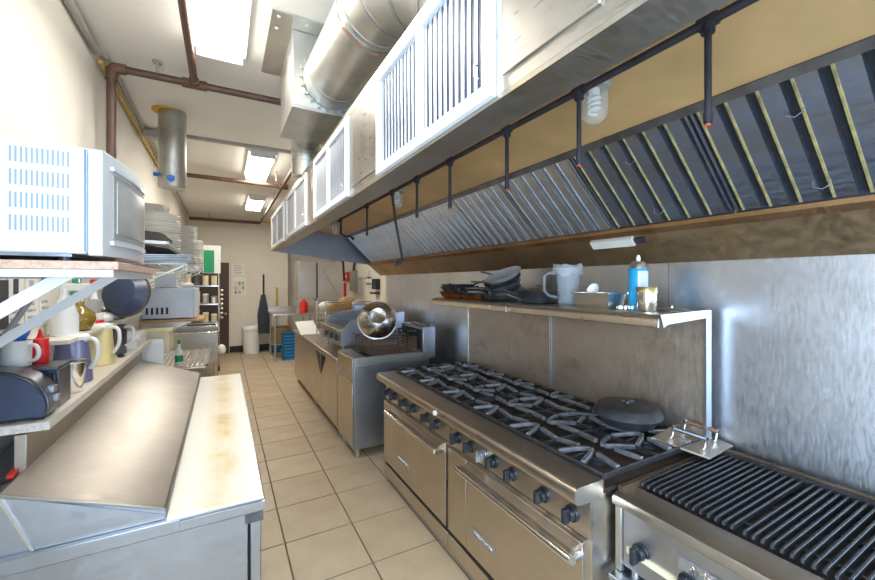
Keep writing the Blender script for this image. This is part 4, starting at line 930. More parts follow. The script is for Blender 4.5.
# ------------------------------------------------------------------ laminate shelf over the lid
LS = 1.25
sh = T('laminate_shelf', (-.66, 3.1, 1.215), 'pale laminate shelf along the back of the prep table', 'shelf')
bx(-.776, -.552, 1.905, 4.14, LS - .030, LS - .001).build('board_core', 'particle_pale', sh, smooth=0)
B().box(-.776, -.552, 1.907, 4.14, LS - .001, LS).box(-.552, -.550, 1.905, 4.14, LS - .030, LS).build('laminate_skin', 'laminate', sh, smooth=0)
for y in (2.3, 3.2, 4.0): bx(-.776, -.64, y - .01, y + .01, 1.085, 1.219).build('support', 'steel', sh, smooth=0)
o = bx(-.70, -.46, 4.16, 4.185, .895, 1.255).build('splash_panel', 'white_plastic', bevel=.01); tag(o, 'white upright splash panel at the sink end of the prep table', 'panel')
# ledge on the wall
lg = T('wall_ledge', (-.70, 3.1, 1.46), 'narrow cream ledge on the left wall behind the pitchers', 'shelf')
bx(-.778, -.63, 2.42, 4.3, 1.462, 1.482).build('ledge_board', 'laminate', lg, bevel=.002)
for y in (2.6, 4.1): B().prism([(-.778, 1.462), (-.65, 1.462), (-.778, 1.36)], 'y', y - .006, y + .006).build('bracket', 'white_frame', lg, smooth=0)
LZ = 1.4825
# toaster
ts = T('toaster', (-.67, 2.0, LS), 'black round-topped toaster at the near end of the laminate shelf', 'toaster')
pf = [(-.772, 1.262), (-.566, 1.262), (-.562, 1.30), (-.568, 1.335), (-.585, 1.372), (-.612, 1.402), (-.65, 1.425), (-.69, 1.436), (-.772, 1.44)]
B().prism(pf, 'y', 1.945, 2.055).build('shell', 'steel_dark', ts, bevel=.004, smooth=35)
B().prism([(x * 1 - (.004 if x > -.7 else 0), z - (.003 if z > 1.3 else 0)) for x, z in pf], 'y', 1.925, 1.944).build('side_panel', 'navy_plastic', ts, bevel=.005, smooth=35)
B().prism([(x * 1 - (.004 if x > -.7 else 0), z - (.003 if z > 1.3 else 0)) for x, z in pf], 'y', 2.056, 2.07).build('side_panel', 'navy_plastic', ts, bevel=.005, smooth=35)
B().box(-.60, -.56, 1.985, 2.025, 1.335, 1.36).box(-.572, -.55, 1.99, 2.02, 1.30, 1.325).build('lever', 'edge_grey', ts, bevel=.003)
for x in (-.75, -.59): bx(x - .012, x + .012, 1.94, 2.06, LS + .0005, 1.263).build('foot', 'rubber', ts)
# slotted black dispenser
ds = T('napkin_dispenser', (-.67, 2.16, LS), 'black slotted dispenser box with flat steel top behind the toaster', 'dispenser')
bx(-.770, -.585, 2.085, 2.225, LS + .001, 1.405).build('box_body', 'navy_plastic', ds, bevel=.003)
bx(-.776, -.575, 2.075, 2.24, 1.406, 1.418).build('steel_top', 'steel_dark', ds, bevel=.002)
bx(-.5845, -.574, 2.09, 2.222, LS + .004, 1.404).build('front_frame', 'steel_dark', ds, bevel=.002)
for k in range(12): bx(-.755 + k * .0145, -.748 + k * .0145, 2.081, 2.0848, 1.29, 1.395).build('slot', 'slot_dark', ds, smooth=0)
# mug with spoons
mg = T('mug', (-.715, 2.135, 1.4185), 'white mug full of blue handled spoons on the slotted dispenser', 'mug')
B().lathe([(.040, .0005), (.044, .004), (.047, .10), (.0475, .104), (.044, .103), (.041, .008), (.001, .006)], (-.715, 2.14, 1.4185), 28).build('mug_body', 'ceramic', mg)
B().tube(cr([(-.674, 2.125, 1.505), (-.652, 2.12, 1.50), (-.642, 2.117, 1.475), (-.650, 2.12, 1.448), (-.675, 2.128, 1.437)]), .0075, 10).build('mug_handle', 'ceramic', mg)
for i, (a, l_, m_) in enumerate(((-1.0, .155, 'blue_plastic'), (-.2, .16, 'blue_plastic'), (.7, .155, 'blue_plastic'), (1.6, .14, 'wood'))):
    o = T('spoon', (-.715, 2.14, 1.43), ('spoon with blue handle standing in the white mug' if i < 3 else 'wooden stick standing in the white mug'), 'spoon' if i < 3 else 'stick', 'utensils in the mug')
    b0 = Vector((-.715 + .015 * math.cos(a + 2), 2.14 + .015 * math.sin(a + 2), 1.427)); b1 = Vector((-.715 + (.025 + .02 * (i == 2)) * math.cos(a), 2.14 + .025 * math.sin(a), 1.4185 + l_))
    mid = b0.lerp(b1, .55)
    B().tube([b0, mid], .004, 8).build('shaft', 'steel', o)
    B().tube([mid, b0.lerp(b1, .8), b1], [.005, .009, .008], 8).build('grip', m_, o)
    if i < 2: B().lathe([(.001, 0), (.018, .002), (.020, .006), (.001, .009)], b1, 14).build('grip_end', 'pipe_dark', o)
# red squeeze bottle
rb = T('squeeze_bottle', (-.655, 2.225, 1.4185), 'red squeeze bottle with pointed tip on the slotted dispenser', 'bottle')
B().lathe([(.027, .0005), (.029, .004), (.029, .075), (.024, .088), (.001, .089)], (-.664, 2.20, 1.4185), 20).build('bottle_body', 'red_plastic', rb)
B().lathe([(.027, .083), (.027, .098), (.012, .104), (.008, .115), (.003, .140), (.001, .141)], (-.664, 2.20, 1.4185), 18).build('nozzle_cap', 'red_plastic', rb)
# knife on the rear deck
kn_ = T('knife', (-.66, 1.8, 1.085), 'knife with red handle lying under the laminate shelf end', 'knife')
B().bar((-.70, 1.76, 1.090), (-.632, 1.845, 1.090), .022, .002).build('blade', 'steel_dark', kn_)
B().bar((-.632, 1.845, 1.091), (-.585 - .06, 1.98, 1.098), .02, .014).build('handle', 'red_plastic', kn_, bevel=.004)
# steel insert
ip = T('steel_insert', (-.61, 2.335, LS), 'tapered steel bain marie insert in front of the purple pitcher', 'insert')
B().lathe([(.040, .001), (.044, .005), (.056, .135), (.064, .139), (.064, .142), (.053, .138), (.041, .012), (.001, .01)], (-.612, 2.36, LS), 30).build('insert_body', 'steel_bright', ip)
def pitcher(x, y, z, r0, r1, h, body, handle, lab, lid=True, ang=-70):
    t_ = T('pitcher', (x, y, z), lab, 'pitcher')
    B().lathe([(r0, .001), (r0 + .004, .006), (r1, h), (r1 - .004, h + .001), (r0 - .004, .012), (.001, .011)], (x, y, z), 28).build('pitcher_body', body, t_)
    if lid: B().lathe([(r1 + .005, h - .012), (r1 + .006, h + .004), (r1 - .006, h + .016), (.001, h + .017)], (x, y, z), 28).build('pitcher_lid', handle, t_)
    a = math.radians(ang); c_, s_ = math.cos(a), math.sin(a); R = lambda k, zz: (x + c_ * k, y + s_ * k, z + zz)
    B().tube(cr([R(r1 - .002, h * .93), R(r1 + .03, h * .97), R(r1 + .055, h * .86), R(r1 + .055, h * .55), R(r1 + .03, h * .35), R(r0 + .01, h * .30)]), .010, 10).build('handle', handle, t_)
    return t_
pitcher(-.665, 2.60, LS, .076, .062, .225, 'purple_pitcher', 'white_plastic', 'purple tinted pitcher with white lid and handle on the laminate shelf', True, -25)
pitcher(-.67, 3.08, LS, .078, .066, .235, 'yellow_pitcher', 'white_plastic', 'yellow pitcher with white lid and handle on the laminate shelf', True, -25)
pitcher(-.665, 3.48, LS, .06, .066, .20, 'steel_dark', 'white_plastic', 'dark steel pitcher with white handle behind the yellow pitcher', False, -25)
o = B().lathe([(.001, .0), (.02, .004), (.022, .016), (.012, .024), (.001, .026)], (-.60, 3.30, LS + .001), 14).build('lid_knob_loose', 'black_plastic'); o.name = 'bottle_stopper'; tag(o, 'small black stopper on the shelf beside the yellow pitcher', 'stopper')
for i in range(3):
    y = 3.70 + i * .16
    o = T('foam_box', (-.64, y, LS), ('white foam container beside the dark steel pitcher', 'white foam container in the middle of three on the shelf', 'white foam container next to the white splash panel')[i], 'container', 'foam containers at the shelf end')
    B().prism([(-.73, LS + .001), (-.575, LS + .001), (-.567, LS + .06), (-.738, LS + .06)], 'y', y - .07, y + .07).build('tray', 'white_plastic', o, bevel=.006)
    B().prism([(-.74, LS + .062), (-.565, LS + .062), (-.58, LS + .095), (-.725, LS + .095)], 'y', y - .072, y + .072).build('lid', 'white_plastic', o, bevel=.006)
# ledge bottles
fk = T('oil_flask', (-.70, 2.86, LZ), 'round bellied flask of golden oil on the wall ledge', 'flask')
B().lathe([(.03, .0008), (.045, .006), (.066, .045), (.070, .068), (.060, .100), (.034, .122), (.020, .140), (.016, .20), (.018, .225), (.001, .226)], (-.70, 2.86, LZ), 28).build('flask_body', 'olive', fk)
B().lathe([(.018, .225), (.019, .262), (.001, .263)], (-.70, 2.86, LZ), 14).build('stopper', 'black_plastic', fk)
b2 = T('clear_bottle', (-.70, 3.10, LZ), 'clear bottle with red and white label on the wall ledge', 'bottle')
B().lathe([(.045, .0008), (.048, .004), (.048, .11), (.03, .15), (.017, .175), (.015, .26), (.001, .261)], (-.70, 3.12, LZ), 24).build('bottle_body', 'glass_clear', b2)
B().lathe([(.0486, .012), (.0486, .035)], (-.70, 3.12, LZ), 24).build('red_label', 'red_plastic', b2)
B().lathe([(.0245, .165), (.0175, .185), (.0165, .245)], (-.70, 3.12, LZ), 20).build('white_label', 'paper', b2)
B().lathe([(.018, .25), (.018, .285), (.001, .286)], (-.70, 3.12, LZ), 14).build('cap', 'red_plastic', b2)
for i, (y, m_, lb) in enumerate(((2.97, 'green_plastic', 'tall green bottle behind the flask on the wall ledge'), (3.03, 'pipe_dark', 'slim dark bottle beside the green bottle on the wall ledge'))):
    o = T('sauce_bottle', (-.745, y, LZ), lb, 'bottle')
    B().lathe([(.024, .0008), (.027, .004), (.027, .19), (.012, .23), (.011, .27), (.001, .271)], (-.748, y, LZ), 18).build('bottle_body', m_, o)
    B().cyl((-.748, y, LZ + .265), (-.748, y, LZ + .30), .013, n=12).build('cap', 'steel_bright' if i else 'green_plastic', o)
sb = T('spray_bottle', (-.70, 2.62, LZ), 'white spray bottle with trigger on the wall ledge', 'spray bottle')
B().lathe([(.05, .0008), (.054, .005), (.054, .10), (.040, .155), (.020, .19), (.018, .21), (.001, .211)], (-.70, 2.62, LZ), 24).build('bottle_body', 'white_plastic', sb)
B().box(-.715, -.60, 2.605, 2.635, LZ + .225, LZ + .262).cyl((-.70, 2.62, LZ + .20), (-.70, 2.62, LZ + .235), .018, n=12).bar((-.645, 2.62, LZ + .225), (-.63, 2.62, LZ + .17), .012, .012).build('trigger_head', 'white_plastic', sb, bevel=.004)
o = blob(-.70, 3.36, LZ, .06, .09, .035, 9).build('cloth_rag', 'bag_white', smooth=80); tag(o, 'crumpled white rag on the wall ledge past the clear bottle', 'rag')
# papers on the left wall
for i, (y, z, h, w_) in enumerate(((2.32, 1.66, .12, .07), (2.475, 1.655, .12, .06), (2.63, 1.66, .12, .06))):
    o = T('wall_notice', (XL, y, z), ('paper notice with dark photo square behind the bracket on the left wall', 'plain printed paper notice on the left wall beside the dark photo notice', 'narrow printed paper notice on the left wall nearest the spray bottle')[i], 'notice')
    bx(XL + .001, XL + .004, y - w_, y + w_, z - h, z + h).build('sheet', 'paper', o)
    bx(XL + .004, XL + .0055, y - w_ * .3, y + w_ * .35, z + .04, z + .105).build('picture_block', 'ink' if i == 0 else 'paper_grey', o)
    for k in range(4): bx(XL + .004, XL + .0055, y - w_ * .7, y + w_ * (.7 - .2 * (k % 2)), z - .10 + k * .030, z - .088 + k * .030).build('text_line', 'paper_grey', o)
o = T('black_board', (XL, 1.77, 1.62), 'black price board edge on the left wall under the microwave shelf', 'board')
bx(XL + .001, XL + .02, 1.80, 2.215, 1.46, 1.76).build('board_panel', 'ink', o, bevel=.002)
for k in range(3): bx(XL + .02, XL + .021, 1.85, 2.19 - .03 * k, 1.55 + .07 * k, 1.565 + .07 * k).build('chalk_line', 'paper_grey', o)
# ------------------------------------------------------------------ microwave shelf
ms = T('microwave_shelf', (-.52, 1.7, 1.79), 'particle board wall shelf on white brackets carrying the microwave', 'shelf')
bx(-.779, -.258, 1.385, 2.09, 1.786, 1.808).build('shelf_board', 'particle', ms, bevel=.001)
B().box(-.779, -.301, 1.39, 1.41, 1.765, 1.785).box(-.779, -.301, 2.06, 2.08, 1.765, 1.785).box(-.30, -.27, 1.39, 2.08, 1.765, 1.785).build('steel_frame', 'white_enamel', ms, smooth=0)
for y in (1.43, 1.93):
    B().bar((-.779, y, 1.470), (-.365, y, 1.782), .008, .032).build('bracket', 'white_enamel', ms)
B().cyl((-.77, 2.04, 1.44), (-.60, 2.04, 1.765), .010, n=8).build('strut', 'pipe_grey', ms)
# ------------------------------------------------------------------ microwave
mw = T('microwave', (-.52, 1.64, 1.809), 'white microwave oven with grey window on the particle board shelf', 'microwave')
my0, my1, mz0, mz1 = 1.392, 1.94, 1.828, 2.118
bx(-.770, -.327, my0, my1, mz0, mz1).build('cabinet', 'white_enamel', mw, bevel=.006)
# bowed door front: profile in plan, bulging towards the aisle
N = 14
def bow(t): return -.295 + .015 * t + .028 * (1 - (2 * t - 1) ** 2)
pv = []; 
for k in range(N + 1):
    t = k / N; pv.append((bow(t), my0 + .004 + (my1 - my0 - .008) * t))
poly = [(-.326, my0 + .004)] + pv + [(-.326, my1 - .004)]
door = B().prism(poly, 'z', mz0 - .004, mz1).build('door', 'white_enamel', mw, bevel=.004, smooth=40)
def door_patch(t0, t1, z0, z1, off, th, name, mat, par, n=10):
    q = []
    for k in range(n + 1):
        t = t0 + (t1 - t0) * k / n; q.append((bow(t) + off, my0 + .004 + (my1 - my0 - .008) * t))
    pl = q + [(x + th, y) for x, y in reversed(q)]
    return B().prism(pl, 'z', z0, z1).build(name, mat, par, smooth=40)
door_patch(.10, .72, mz0 + .05, mz1 - .055, -.002, .006, 'window_frame', 'pipe_grey', door)
door_patch(.13, .69, mz0 + .065, mz1 - .072, .001, .005, 'window', 'mw_window', door)
door_patch(.08, .74, mz0 + .030, mz0 + .042, -.002, .010, 'handle_ridge', 'white_enamel', door)
door_patch(.08, .74, mz1 - .045, mz1 - .034, -.002, .010, 'handle_ridge', 'white_enamel', door)
door_patch(.78, .95, mz0 + .04, mz1 - .05, -.002, .004, 'keypad', 'can_pale', door)
vp = None
for r_ in range(4):
    for c_ in range(12):
        x = -.476 + c_ * .0101; z = 1.884 + r_ * .0585
        if vp is None:
            vp = bx(-.0022, .0022, -.0006, .0015, 0, .040).build('vent_slot', 'vent_blue', mw, local=True, smooth=0); vp.location = Vector((x, my0, z)) - ORG[mw.name]
        else: share(vp, Vector((x, my0, z)) - ORG[mw.name], parent=mw)
bx(-.332, -.329, my0 - .0008, my0 + .002, mz0 + .006, mz1 - .006).build('case_seam', 'blue_plastic', mw, smooth=0)
for x in (-.74, -.38):
    for y in (my0 + .04, my1 - .05): B().cyl((x, y, 1.8085), (x, y, mz0 + .001), .016, n=12).build('foot', 'black_plastic', mw)
bx(-.76, -.36, my0 + .01, my1 - .01, mz0 - .008, mz0 + .001).build('base_pan', 'steel_dark', mw)

# ------------------------------------------------------------------ wire shelf with plates
WZ = 1.895
ws = T('wire_shelf', (-.5, 4.8, 1.86), 'long wall mounted wire shelf loaded with plates', 'shelf')
m_ = B()
for x in (-.775, -.60, -.42, -.25): m_.cyl((x, 3.55, WZ - .012), (x, 6.15, WZ - .012), .006, n=6)
for k in range(53): m_.bar((-.775, 3.55 + k * .05, WZ - .003), (-.25, 3.55 + k * .05, WZ - .003), .005, .005)
m_.cyl((-.25, 3.55, WZ - .05), (-.25, 6.15, WZ - .05), .006, n=6)
q = m_.build('wire_grid', 'steel_bright', ws, smooth=0); q['kind'] = 'stuff'
for y in (3.57, 4.0, 4.5, 5.2, 5.95): B().bar((-.778, y, 1.62), (-.27, y, WZ - .018), .03, .012).build('bracket', 'white_enamel', ws, smooth=0)
def plate_proto(r_, th):
    return B().lathe([(r_ * .55, 0), (r_ * .62, 0), (r_ * .97, th * .85), (r_, th), (r_ * .97, th * 1.06), (r_ * .6, th * .35), (.001, th * .3)], (0, 0, 0), 26)
stacks = ((-.47, 3.86, .165, .022, 18, 'large cream plate in the big stack nearest the microwave shelf', 'plate'),
          (-.58, 4.45, .135, .021, 27, 'medium white plate in the tallest stack beneath the vent pipe', 'plate'),
          (-.36, 5.05, .115, .024, 19, 'small white dish in the stack beyond the big plate stack', 'dish'),
          (-.32, 5.62, .105, .026, 14, 'small bowl in the stack at the far end of the wire shelf', 'bowl'))
for i, (x, y, r_, pz, n, lb, ca) in enumerate(stacks):
    pp = None
    for k in range(n):
        jx, jy = rnd.uniform(-.006, .006), rnd.uniform(-.006, .006)
        if pp is None:
            pp = plate_proto(r_, pz * 1.1).build({'plate': 'plate', 'dish': 'side_dish', 'bowl': 'small_bowl'}[ca], 'ceramic', local=True); o = pp
        else: o = share(pp)
        o.location = (x + jx, y + jy, WZ + .001 + k * pz); tag(o, lb, ca, lb.split(' in the ')[1] if ' in the ' in lb else lb)
# tray with dark cloth, leaning sheet pans
ty = T('serving_tray', (-.42, 3.62, WZ), 'thin silver tray tilted out over the shelf edge under the dark cloth', 'tray')
tp_ = [Vector(aty(146, 244, 3.50)), Vector(aty(174, 240, 3.50)), Vector(aty(190, 262, 3.62)), Vector(aty(160, 268, 3.62))]
tc0 = Vector((-.44, 3.62, 2.02))
B().hexa([(-.60, 3.40, 2.035), (-.36, 3.40, 2.03), (-.26, 3.66, 1.93), (-.50, 3.66, 1.93), (-.60, 3.40, 2.045), (-.36, 3.40, 2.04), (-.26, 3.66, 1.94), (-.50, 3.66, 1.94)]).build('tray_sheet', 'steel_bright', ty)
B().bar((-.36, 3.40, 2.035), (-.26, 3.66, 1.935), .03, .022).bar((-.60, 3.40, 2.04), (-.36, 3.40, 2.035), .03, .022).build('tray_rim', 'pan_pale', ty)
o = B(); cloth_n = 12
v = []
for i in range(cloth_n + 1):
    for j in range(7):
        a = i / cloth_n; b_ = j / 6
        x = -.60 + .27 * a; y = 3.42 + .20 * b_
        hgt = .075 * math.sin(math.pi * min(1, a * 1.05)) ** .8 * (1 - .35 * b_) + .012 * math.sin(a * 9 + b_ * 4)
        v.append((x, y, 2.052 - .085 * b_ + max(.002, hgt)))
for i in range(cloth_n + 1):
    for j in range(7):
        a = i / cloth_n; b_ = j / 6; v.append((-.60 + .27 * a, 3.42 + .20 * b_, 2.049 - .085 * b_))
f = []
W7 = 7; off_ = (cloth_n + 1) * 7
for i in range(cloth_n):
    for j in range(6):
        q_ = (i * W7 + j, (i + 1) * W7 + j, (i + 1) * W7 + j + 1, i * W7 + j + 1); f.append(q_); f.append(tuple(off_ + k for k in reversed(q_)))
for i in range(cloth_n):
    for j in (0, 6): f.append((i * 7 + j, (i + 1) * 7 + j, off_ + (i + 1) * 7 + j, off_ + i * 7 + j))
for j in range(6):
    for i in (0, cloth_n): f.append((i * 7 + j, i * 7 + j + 1, off_ + i * 7 + j + 1, off_ + i * 7 + j))
o = o.add(v, f).build('folded_cloth', 'dark_cloth', smooth=60); tag(o, 'dark folded cloth on the tilted silver tray', 'cloth')
for k in range(4):
    o = T('sheet_pan', (-.45, 3.5 - .05 * k, WZ), ('bottom', 'second', 'third', 'top')[k] + ' shallow silver sheet pan under the tilted tray before the plates', 'sheet pan', 'sheet pans leaning before the plates')
    y = 3.64 - .008 * k; z = 1.905 + .012 * k
    B().bar((-.60, y - .04, z), (-.24, y + .03, z + .012), .20, .006, up=(.05, .1, 1)).build('pan_sheet', 'pan_grey', o)
    B().bar((-.60, y - .135, z + .002), (-.24, y - .065, z + .014), .008, .009).build('pan_rim', 'steel_dark', o)
for i, (x, y, h, m_, lb) in enumerate(((-.70, 3.85, .62, 'red_plastic', 'red handled rod standing behind the tallest plates'), (-.68, 4.9, .50, 'pipe_brown', 'brown bottle standing behind the small dishes'))):
    o = T('rod' if i == 0 else 'sauce_bottle', (x, y, WZ), lb, 'rod' if i == 0 else 'bottle')
    B().lathe([(.02, .001), (.024, .01), (.024, h * .7), (.011, h * .85), (.011, h), (.001, h)], (x, y, WZ), 14).build('bottle_body' if i else 'rod_body', m_, o)
    B().cyl((x, y, WZ + h), (x, y, WZ + h + .03), .013, n=10).build('cap', 'red_plastic', o)
for i, (x, y, m_) in enumerate(((-.30, 5.86, 'can_pale'), (-.30, 6.0, 'paper'), (-.40, 5.95, 'blue_plastic'))):
    o = T('spice_box', (x, y, WZ), ('pale blue spice tub at the far end of the wire shelf', 'white paper packet at the far end of the wire shelf', 'blue lidded tub at the far end of the wire shelf')[i], 'container')
    bx(x - .04, x + .04, y - .05, y + .05, WZ + .001, WZ + .13).build('tub', m_, o, bevel=.006)
    bx(x - .043, x + .043, y - .053, y + .053, WZ + .13, WZ + .15).build('lid', 'black_plastic' if i == 0 else 'white_plastic', o, bevel=.003)
nb = T('clip_board', (-.14, 6.16, 1.88), 'white board with green panel hanging past the wire shelf', 'board')
bx(-.245, -.035, 6.16, 6.168, 1.875, 2.255).build('board_panel', 'paper', nb, bevel=.002)
bx(-.235, -.112, 6.157, 6.160, 1.885, 2.19).build('green_panel', 'paper_green', nb)
bx(-.25, -.235, 6.10, 6.17, 1.90, 1.93).build('hook_arm', 'steel', nb)
# ------------------------------------------------------------------ pots below the wire shelf
bp_ = T('black_wok', (-.60, 3.4, 1.5), 'large black round pan hanging under the wire shelf', 'pan')
R_ = Matrix.Rotation(math.radians(75), 4, 'Y') @ Matrix.Rotation(math.radians(35), 4, 'X')
R_ = (Matrix.Rotation(math.radians(-28), 4, 'Z') @ Matrix.Rotation(math.radians(78), 4, 'X'))
B().lathe([(.105, .0), (.112, .004), (.150, .075), (.155, .078), (.150, .08), (.106, .010), (.001, .008)], (-.615, 3.30, 1.685), 36, R_ @ Matrix.Rotation(math.pi, 4, 'X')).build('pan_body', 'navy_plastic', bp_)
B().lathe([(.148, .072), (.158, .074), (.158, .082), (.148, .084)], (-.615, 3.30, 1.685), 36, R_ @ Matrix.Rotation(math.pi, 4, 'X')).build('rim', 'crumb_tray', bp_)
B().tube([(-.60, 3.32, 1.82), (-.60, 3.40, 1.85), (-.60, 3.53, 1.868)], .010, 8).build('handle', 'black_plastic', bp_)
o = T('dark_pot', (-.70, 3.42, LZ), 'small dark pot on the wall ledge under the black pan', 'pot')
B().lathe([(.05, .04), (.066, .045), (.07, .115), (.073, .118), (.064, .118), (.001, .05)], (-.70, 3.62, LZ - .039), 22).build('pot_body', 'steel_dark', o)
B().bar((-.65, 3.66, LZ + .06), (-.60, 3.78, LZ + .07), .016, .012).build('handle', 'black_plastic', o)
o = T('black_kettle', (-.67, 3.98, LZ), 'small black kettle at the end of the wall ledge', 'kettle')
B().lathe([(.05, .0008), (.062, .005), (.066, .05), (.05, .10), (.02, .115), (.001, .117)], (-.69, 4.05, LZ), 22).build('kettle_body', 'black_plastic', o)
B().tube([(-.69, 4.0, LZ + .10), (-.69, 4.0, LZ + .15), (-.69, 4.10, LZ + .15), (-.69, 4.10, LZ + .10)], .007, 8).build('handle', 'black_plastic', o)
# ------------------------------------------------------------------ second microwave and its shelf
m2y = 5.2
s2 = T('plank_shelf', (-.5, 5.5, 1.32), 'brown plank wall shelf carrying the grey microwave', 'shelf')
bx(-.778, -.20, 5.10, 5.75, 1.318, 1.342).build('plank', 'wood', s2, bevel=.002)
for y in (5.2, 5.65): B().prism([(-.778, 1.318), (-.32, 1.318), (-.778, 1.05)], 'y', y - .008, y + .008).build('bracket', 'steel', s2, smooth=0)
mv = T('grey_microwave', (-.5, 5.4, 1.343), 'pale grey microwave seen from its side on the plank shelf', 'microwave')
bx(-.775, -.295, 5.20, 5.66, 1.352, 1.69).build('cabinet', 'can_pale', mv, bevel=.008)
bx(-.294, -.262, 5.205, 5.655, 1.354, 1.688).build('door', 'white_enamel', mv, bevel=.006)
for k in range(5): bx(-.735 + k * .045, -.715 + k * .045, 5.197, 5.2005, 1.40, 1.475).build('vent_slot', 'slot_dark', mv, smooth=0)
for y in (5.25, 5.6):
    for x in (-.72, -.33): bx(x - .02, x + .02, y - .02, y + .02, 1.343, 1.353).build('foot', 'black_plastic', mv)
o = T('white_carton', (-.57, 5.3, 1.691), 'pale open carton standing on the grey microwave', 'carton')
bx(-.66, -.46, 5.23, 5.42, 1.692, 1.85).build('carton_body', 'can_pale', o, bevel=.002)
bx(-.665, -.455, 5.225, 5.23, 1.692, 1.70).build('carton_flap', 'cardboard', o)
o = blob(-.37, 5.38, 1.691, .07, .08, .03, 5).build('cloth_rag', 'bag_white', smooth=80); tag(o, 'white folded rag on top of the grey microwave', 'rag')
# cream bin, drainboard, sink, wire rack
cbn = T('cream_bin', (-.55, 4.5, .9), 'cream plastic bin on a steel post beside the splash panel', 'bin')
bx(-.70, -.44, 4.40, 4.72, 1.10, 1.29).build('bin_body', 'cream_plastic', cbn, bevel=.01)
bx(-.60, -.52, 4.50, 4.58, .002, 1.10).build('post', 'steel', cbn, smooth=0)
bx(-.705, -.435, 4.395, 4.725, 1.285, 1.30).build('bin_rim', 'cream_plastic', cbn, bevel=.004)
gbt = T('green_bottle', (-.40, 4.9, .9), 'small green and white soap bottle by the drainboard', 'bottle')
dbx = T('drainboard', (-.4, 5.6, 0), 'ridged steel drainboard table before the sink', 'drainboard')
bx(-.76, -.16, 4.95, 6.3, .80, .83).build('board_base', 'steel', dbx, bevel=.004)
for k in range(12): bx(-.74 + k * .047, -.72 + k * .047, 5.0, 6.25, .83, .845).build('ridge', 'steel_bright', dbx, bevel=.004)
B().tube([(-.16, 4.95, .85), (-.16, 6.3, .85)], .016, 8).build('rolled_edge', 'steel_bright', dbx)
for x in (-.70, -.20):
    for y in (5.0, 6.2): B().cyl((x, y, .002), (x, y, .80), .02, n=10).build('leg', 'steel', dbx)
B().lathe([(.035, .846), (.038, .85), (.038, 1.0), (.014, 1.05), (.013, 1.09), (.001, 1.091)], (-.42, 5.02, 0), 16).build('bottle_body', 'white_plastic', gbt)
B().lathe([(.0385, .90), (.0385, .97)], (-.42, 5.02, 0), 16).build('green_label', 'green_plastic', gbt)
B().cyl((-.42, 5.02, 1.09), (-.42, 5.02, 1.13), .015, n=10).build('cap', 'green_plastic', gbt)
sk_ = T('sink', (-.4, 8.1, 0), 'deep stainless sink on legs along the left wall', 'sink')
B().box(-.77, -.09, 7.55, 7.57, .45, .90).box(-.77, -.09, 8.60, 8.62, .45, .90).box(-.77, -.75, 7.57, 8.60, .45, .90).box(-.11, -.09, 7.57, 8.60, .45, .90).box(-.77, -.09, 7.55, 8.62, .43, .45).build('basin', 'steel', sk_, smooth=0)
B().box(-.775, -.06, 7.52, 7.56, .90, .93).box(-.775, -.06, 8.60, 8.65, .90, .93).box(-.10, -.06, 7.52, 8.65, .90, .93).box(-.775, -.74, 7.52, 8.65, .90, .98).build('rolled_rim', 'steel_bright', sk_, bevel=.006)
for x in (-.72, -.12):
    for y in (7.6, 8.56): B().cyl((x, y, .002), (x, y, .43), .022, n=10).build('leg', 'steel', sk_)
B().tube([(-.74, 8.1, .98), (-.74, 8.1, 1.2), (-.70, 8.1, 1.26), (-.55, 8.1, 1.25), (-.50, 8.1, 1.18)], .014, 8).build('faucet', 'steel_bright', sk_)
rk = T('wire_cart', (-.4, 9.1, 0), 'tall chrome wire cart on casters crowded with utensils', 'cart')
for x in (-.70, -.08):
    for y in (8.85, 9.35):
        B().cyl((x, y, .10), (x, y, 2.10), .014, n=8).build('post', 'steel_bright', rk)
        B().cyl((x - .015, y, .052), (x + .015, y, .052), .05, n=14).build('caster', 'rubber', rk)
for z in (.35, .95, 1.32, 1.68, 2.05):
    m_ = B()
    for y in (8.85, 9.10, 9.35): m_.bar((-.70, y, z), (-.08, y, z), .012, .02)
    for k in range(14): m_.bar((-.70 + k * .0477, 8.85, z + .008), (-.70 + k * .0477, 9.35, z + .008), .006, .006)
    m_.build('wire_tier', 'steel_bright', rk, smooth=0)
rr = random.Random(11)
items = []
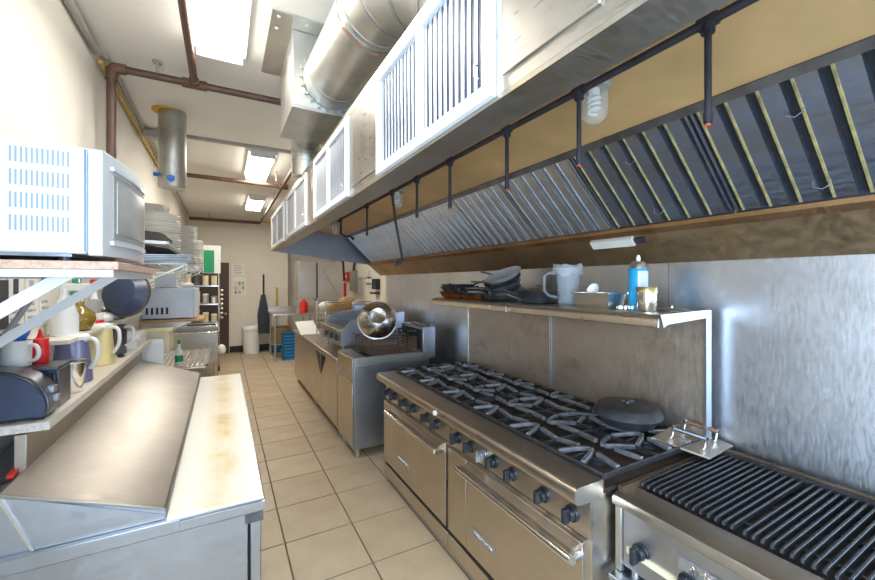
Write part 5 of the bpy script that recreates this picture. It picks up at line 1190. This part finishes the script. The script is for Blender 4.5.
for z in (.962, 1.332, 1.692):
    for k in range(4):
        x = -.60 + k * .145; h = rr.uniform(.12, .25); m_ = rr.choice(['white_plastic', 'steel', 'red_plastic', 'steel_dark', 'cream_plastic', 'steel_bright'])
        items.append((x, 8.98, z, h, m_))
cn_ = {'white_plastic': 'white', 'steel': 'steel', 'red_plastic': 'red', 'steel_dark': 'dark metal', 'cream_plastic': 'cream', 'steel_bright': 'shiny metal'}
tn = {.962: 'low', 1.332: 'middle', 1.692: 'upper'}
for (x, y, z, h, m_) in items:
    o = T('canister', (x, y, z), cn_[m_] + ' canister on the ' + tn[z] + ' tier of the wire cart', 'canister', 'canisters on the wire cart')
    B().lathe([(.045, .001), (.05, .005), (.05, h), (.001, h + .001)], (x, y, z), 16).build('can_body', m_, o)
    B().lathe([(.052, h - .01), (.053, h + .012), (.04, h + .018), (.001, h + .019)], (x, y, z), 16).build('can_lid', rr.choice(['white_plastic', 'black_plastic', 'steel']), o)
for k in range(7):
    x = -.10 + rr.uniform(-.02, .03); y = 8.84 + k * .012; z0 = 1.25 + .09 * k
    o = T('hanging_whisk', (x, y, z0), 'metal kitchen utensil hooked on the side of the wire cart', 'utensil', 'utensils hooked on the wire cart')
    y2 = 8.84 - .006
    B().tube([(-.08, y2, z0 + .05), (-.06 + rr.uniform(-.02, .02), y2, z0 - .06), (-.03 + rr.uniform(-.05, .05), y2 - .01, z0 - .17)], .007, 6).build('shaft', 'steel_bright', o)
    B().lathe([(.001, 0), (.026, .01), (.03, .03), (.02, .045), (.001, .05)], (-.03, y2 - .012, z0 - .22), 10).build('head', 'steel', o)
o = T('white_jug', (0, 9.2, 0), 'round white jug hanging low at the wire cart side', 'jug')
B().lathe([(.04, .30), (.07, .32), (.08, .38), (.06, .45), (.025, .48), (.001, .481)], (-.035, 8.78, .05), 16).build('jug_body', 'white_plastic', o)
B().tube([(-.075, 8.80, .50), (-.085, 8.82, .58), (-.08, 8.83, .66)], .008, 6).build('strap', 'black_plastic', o)
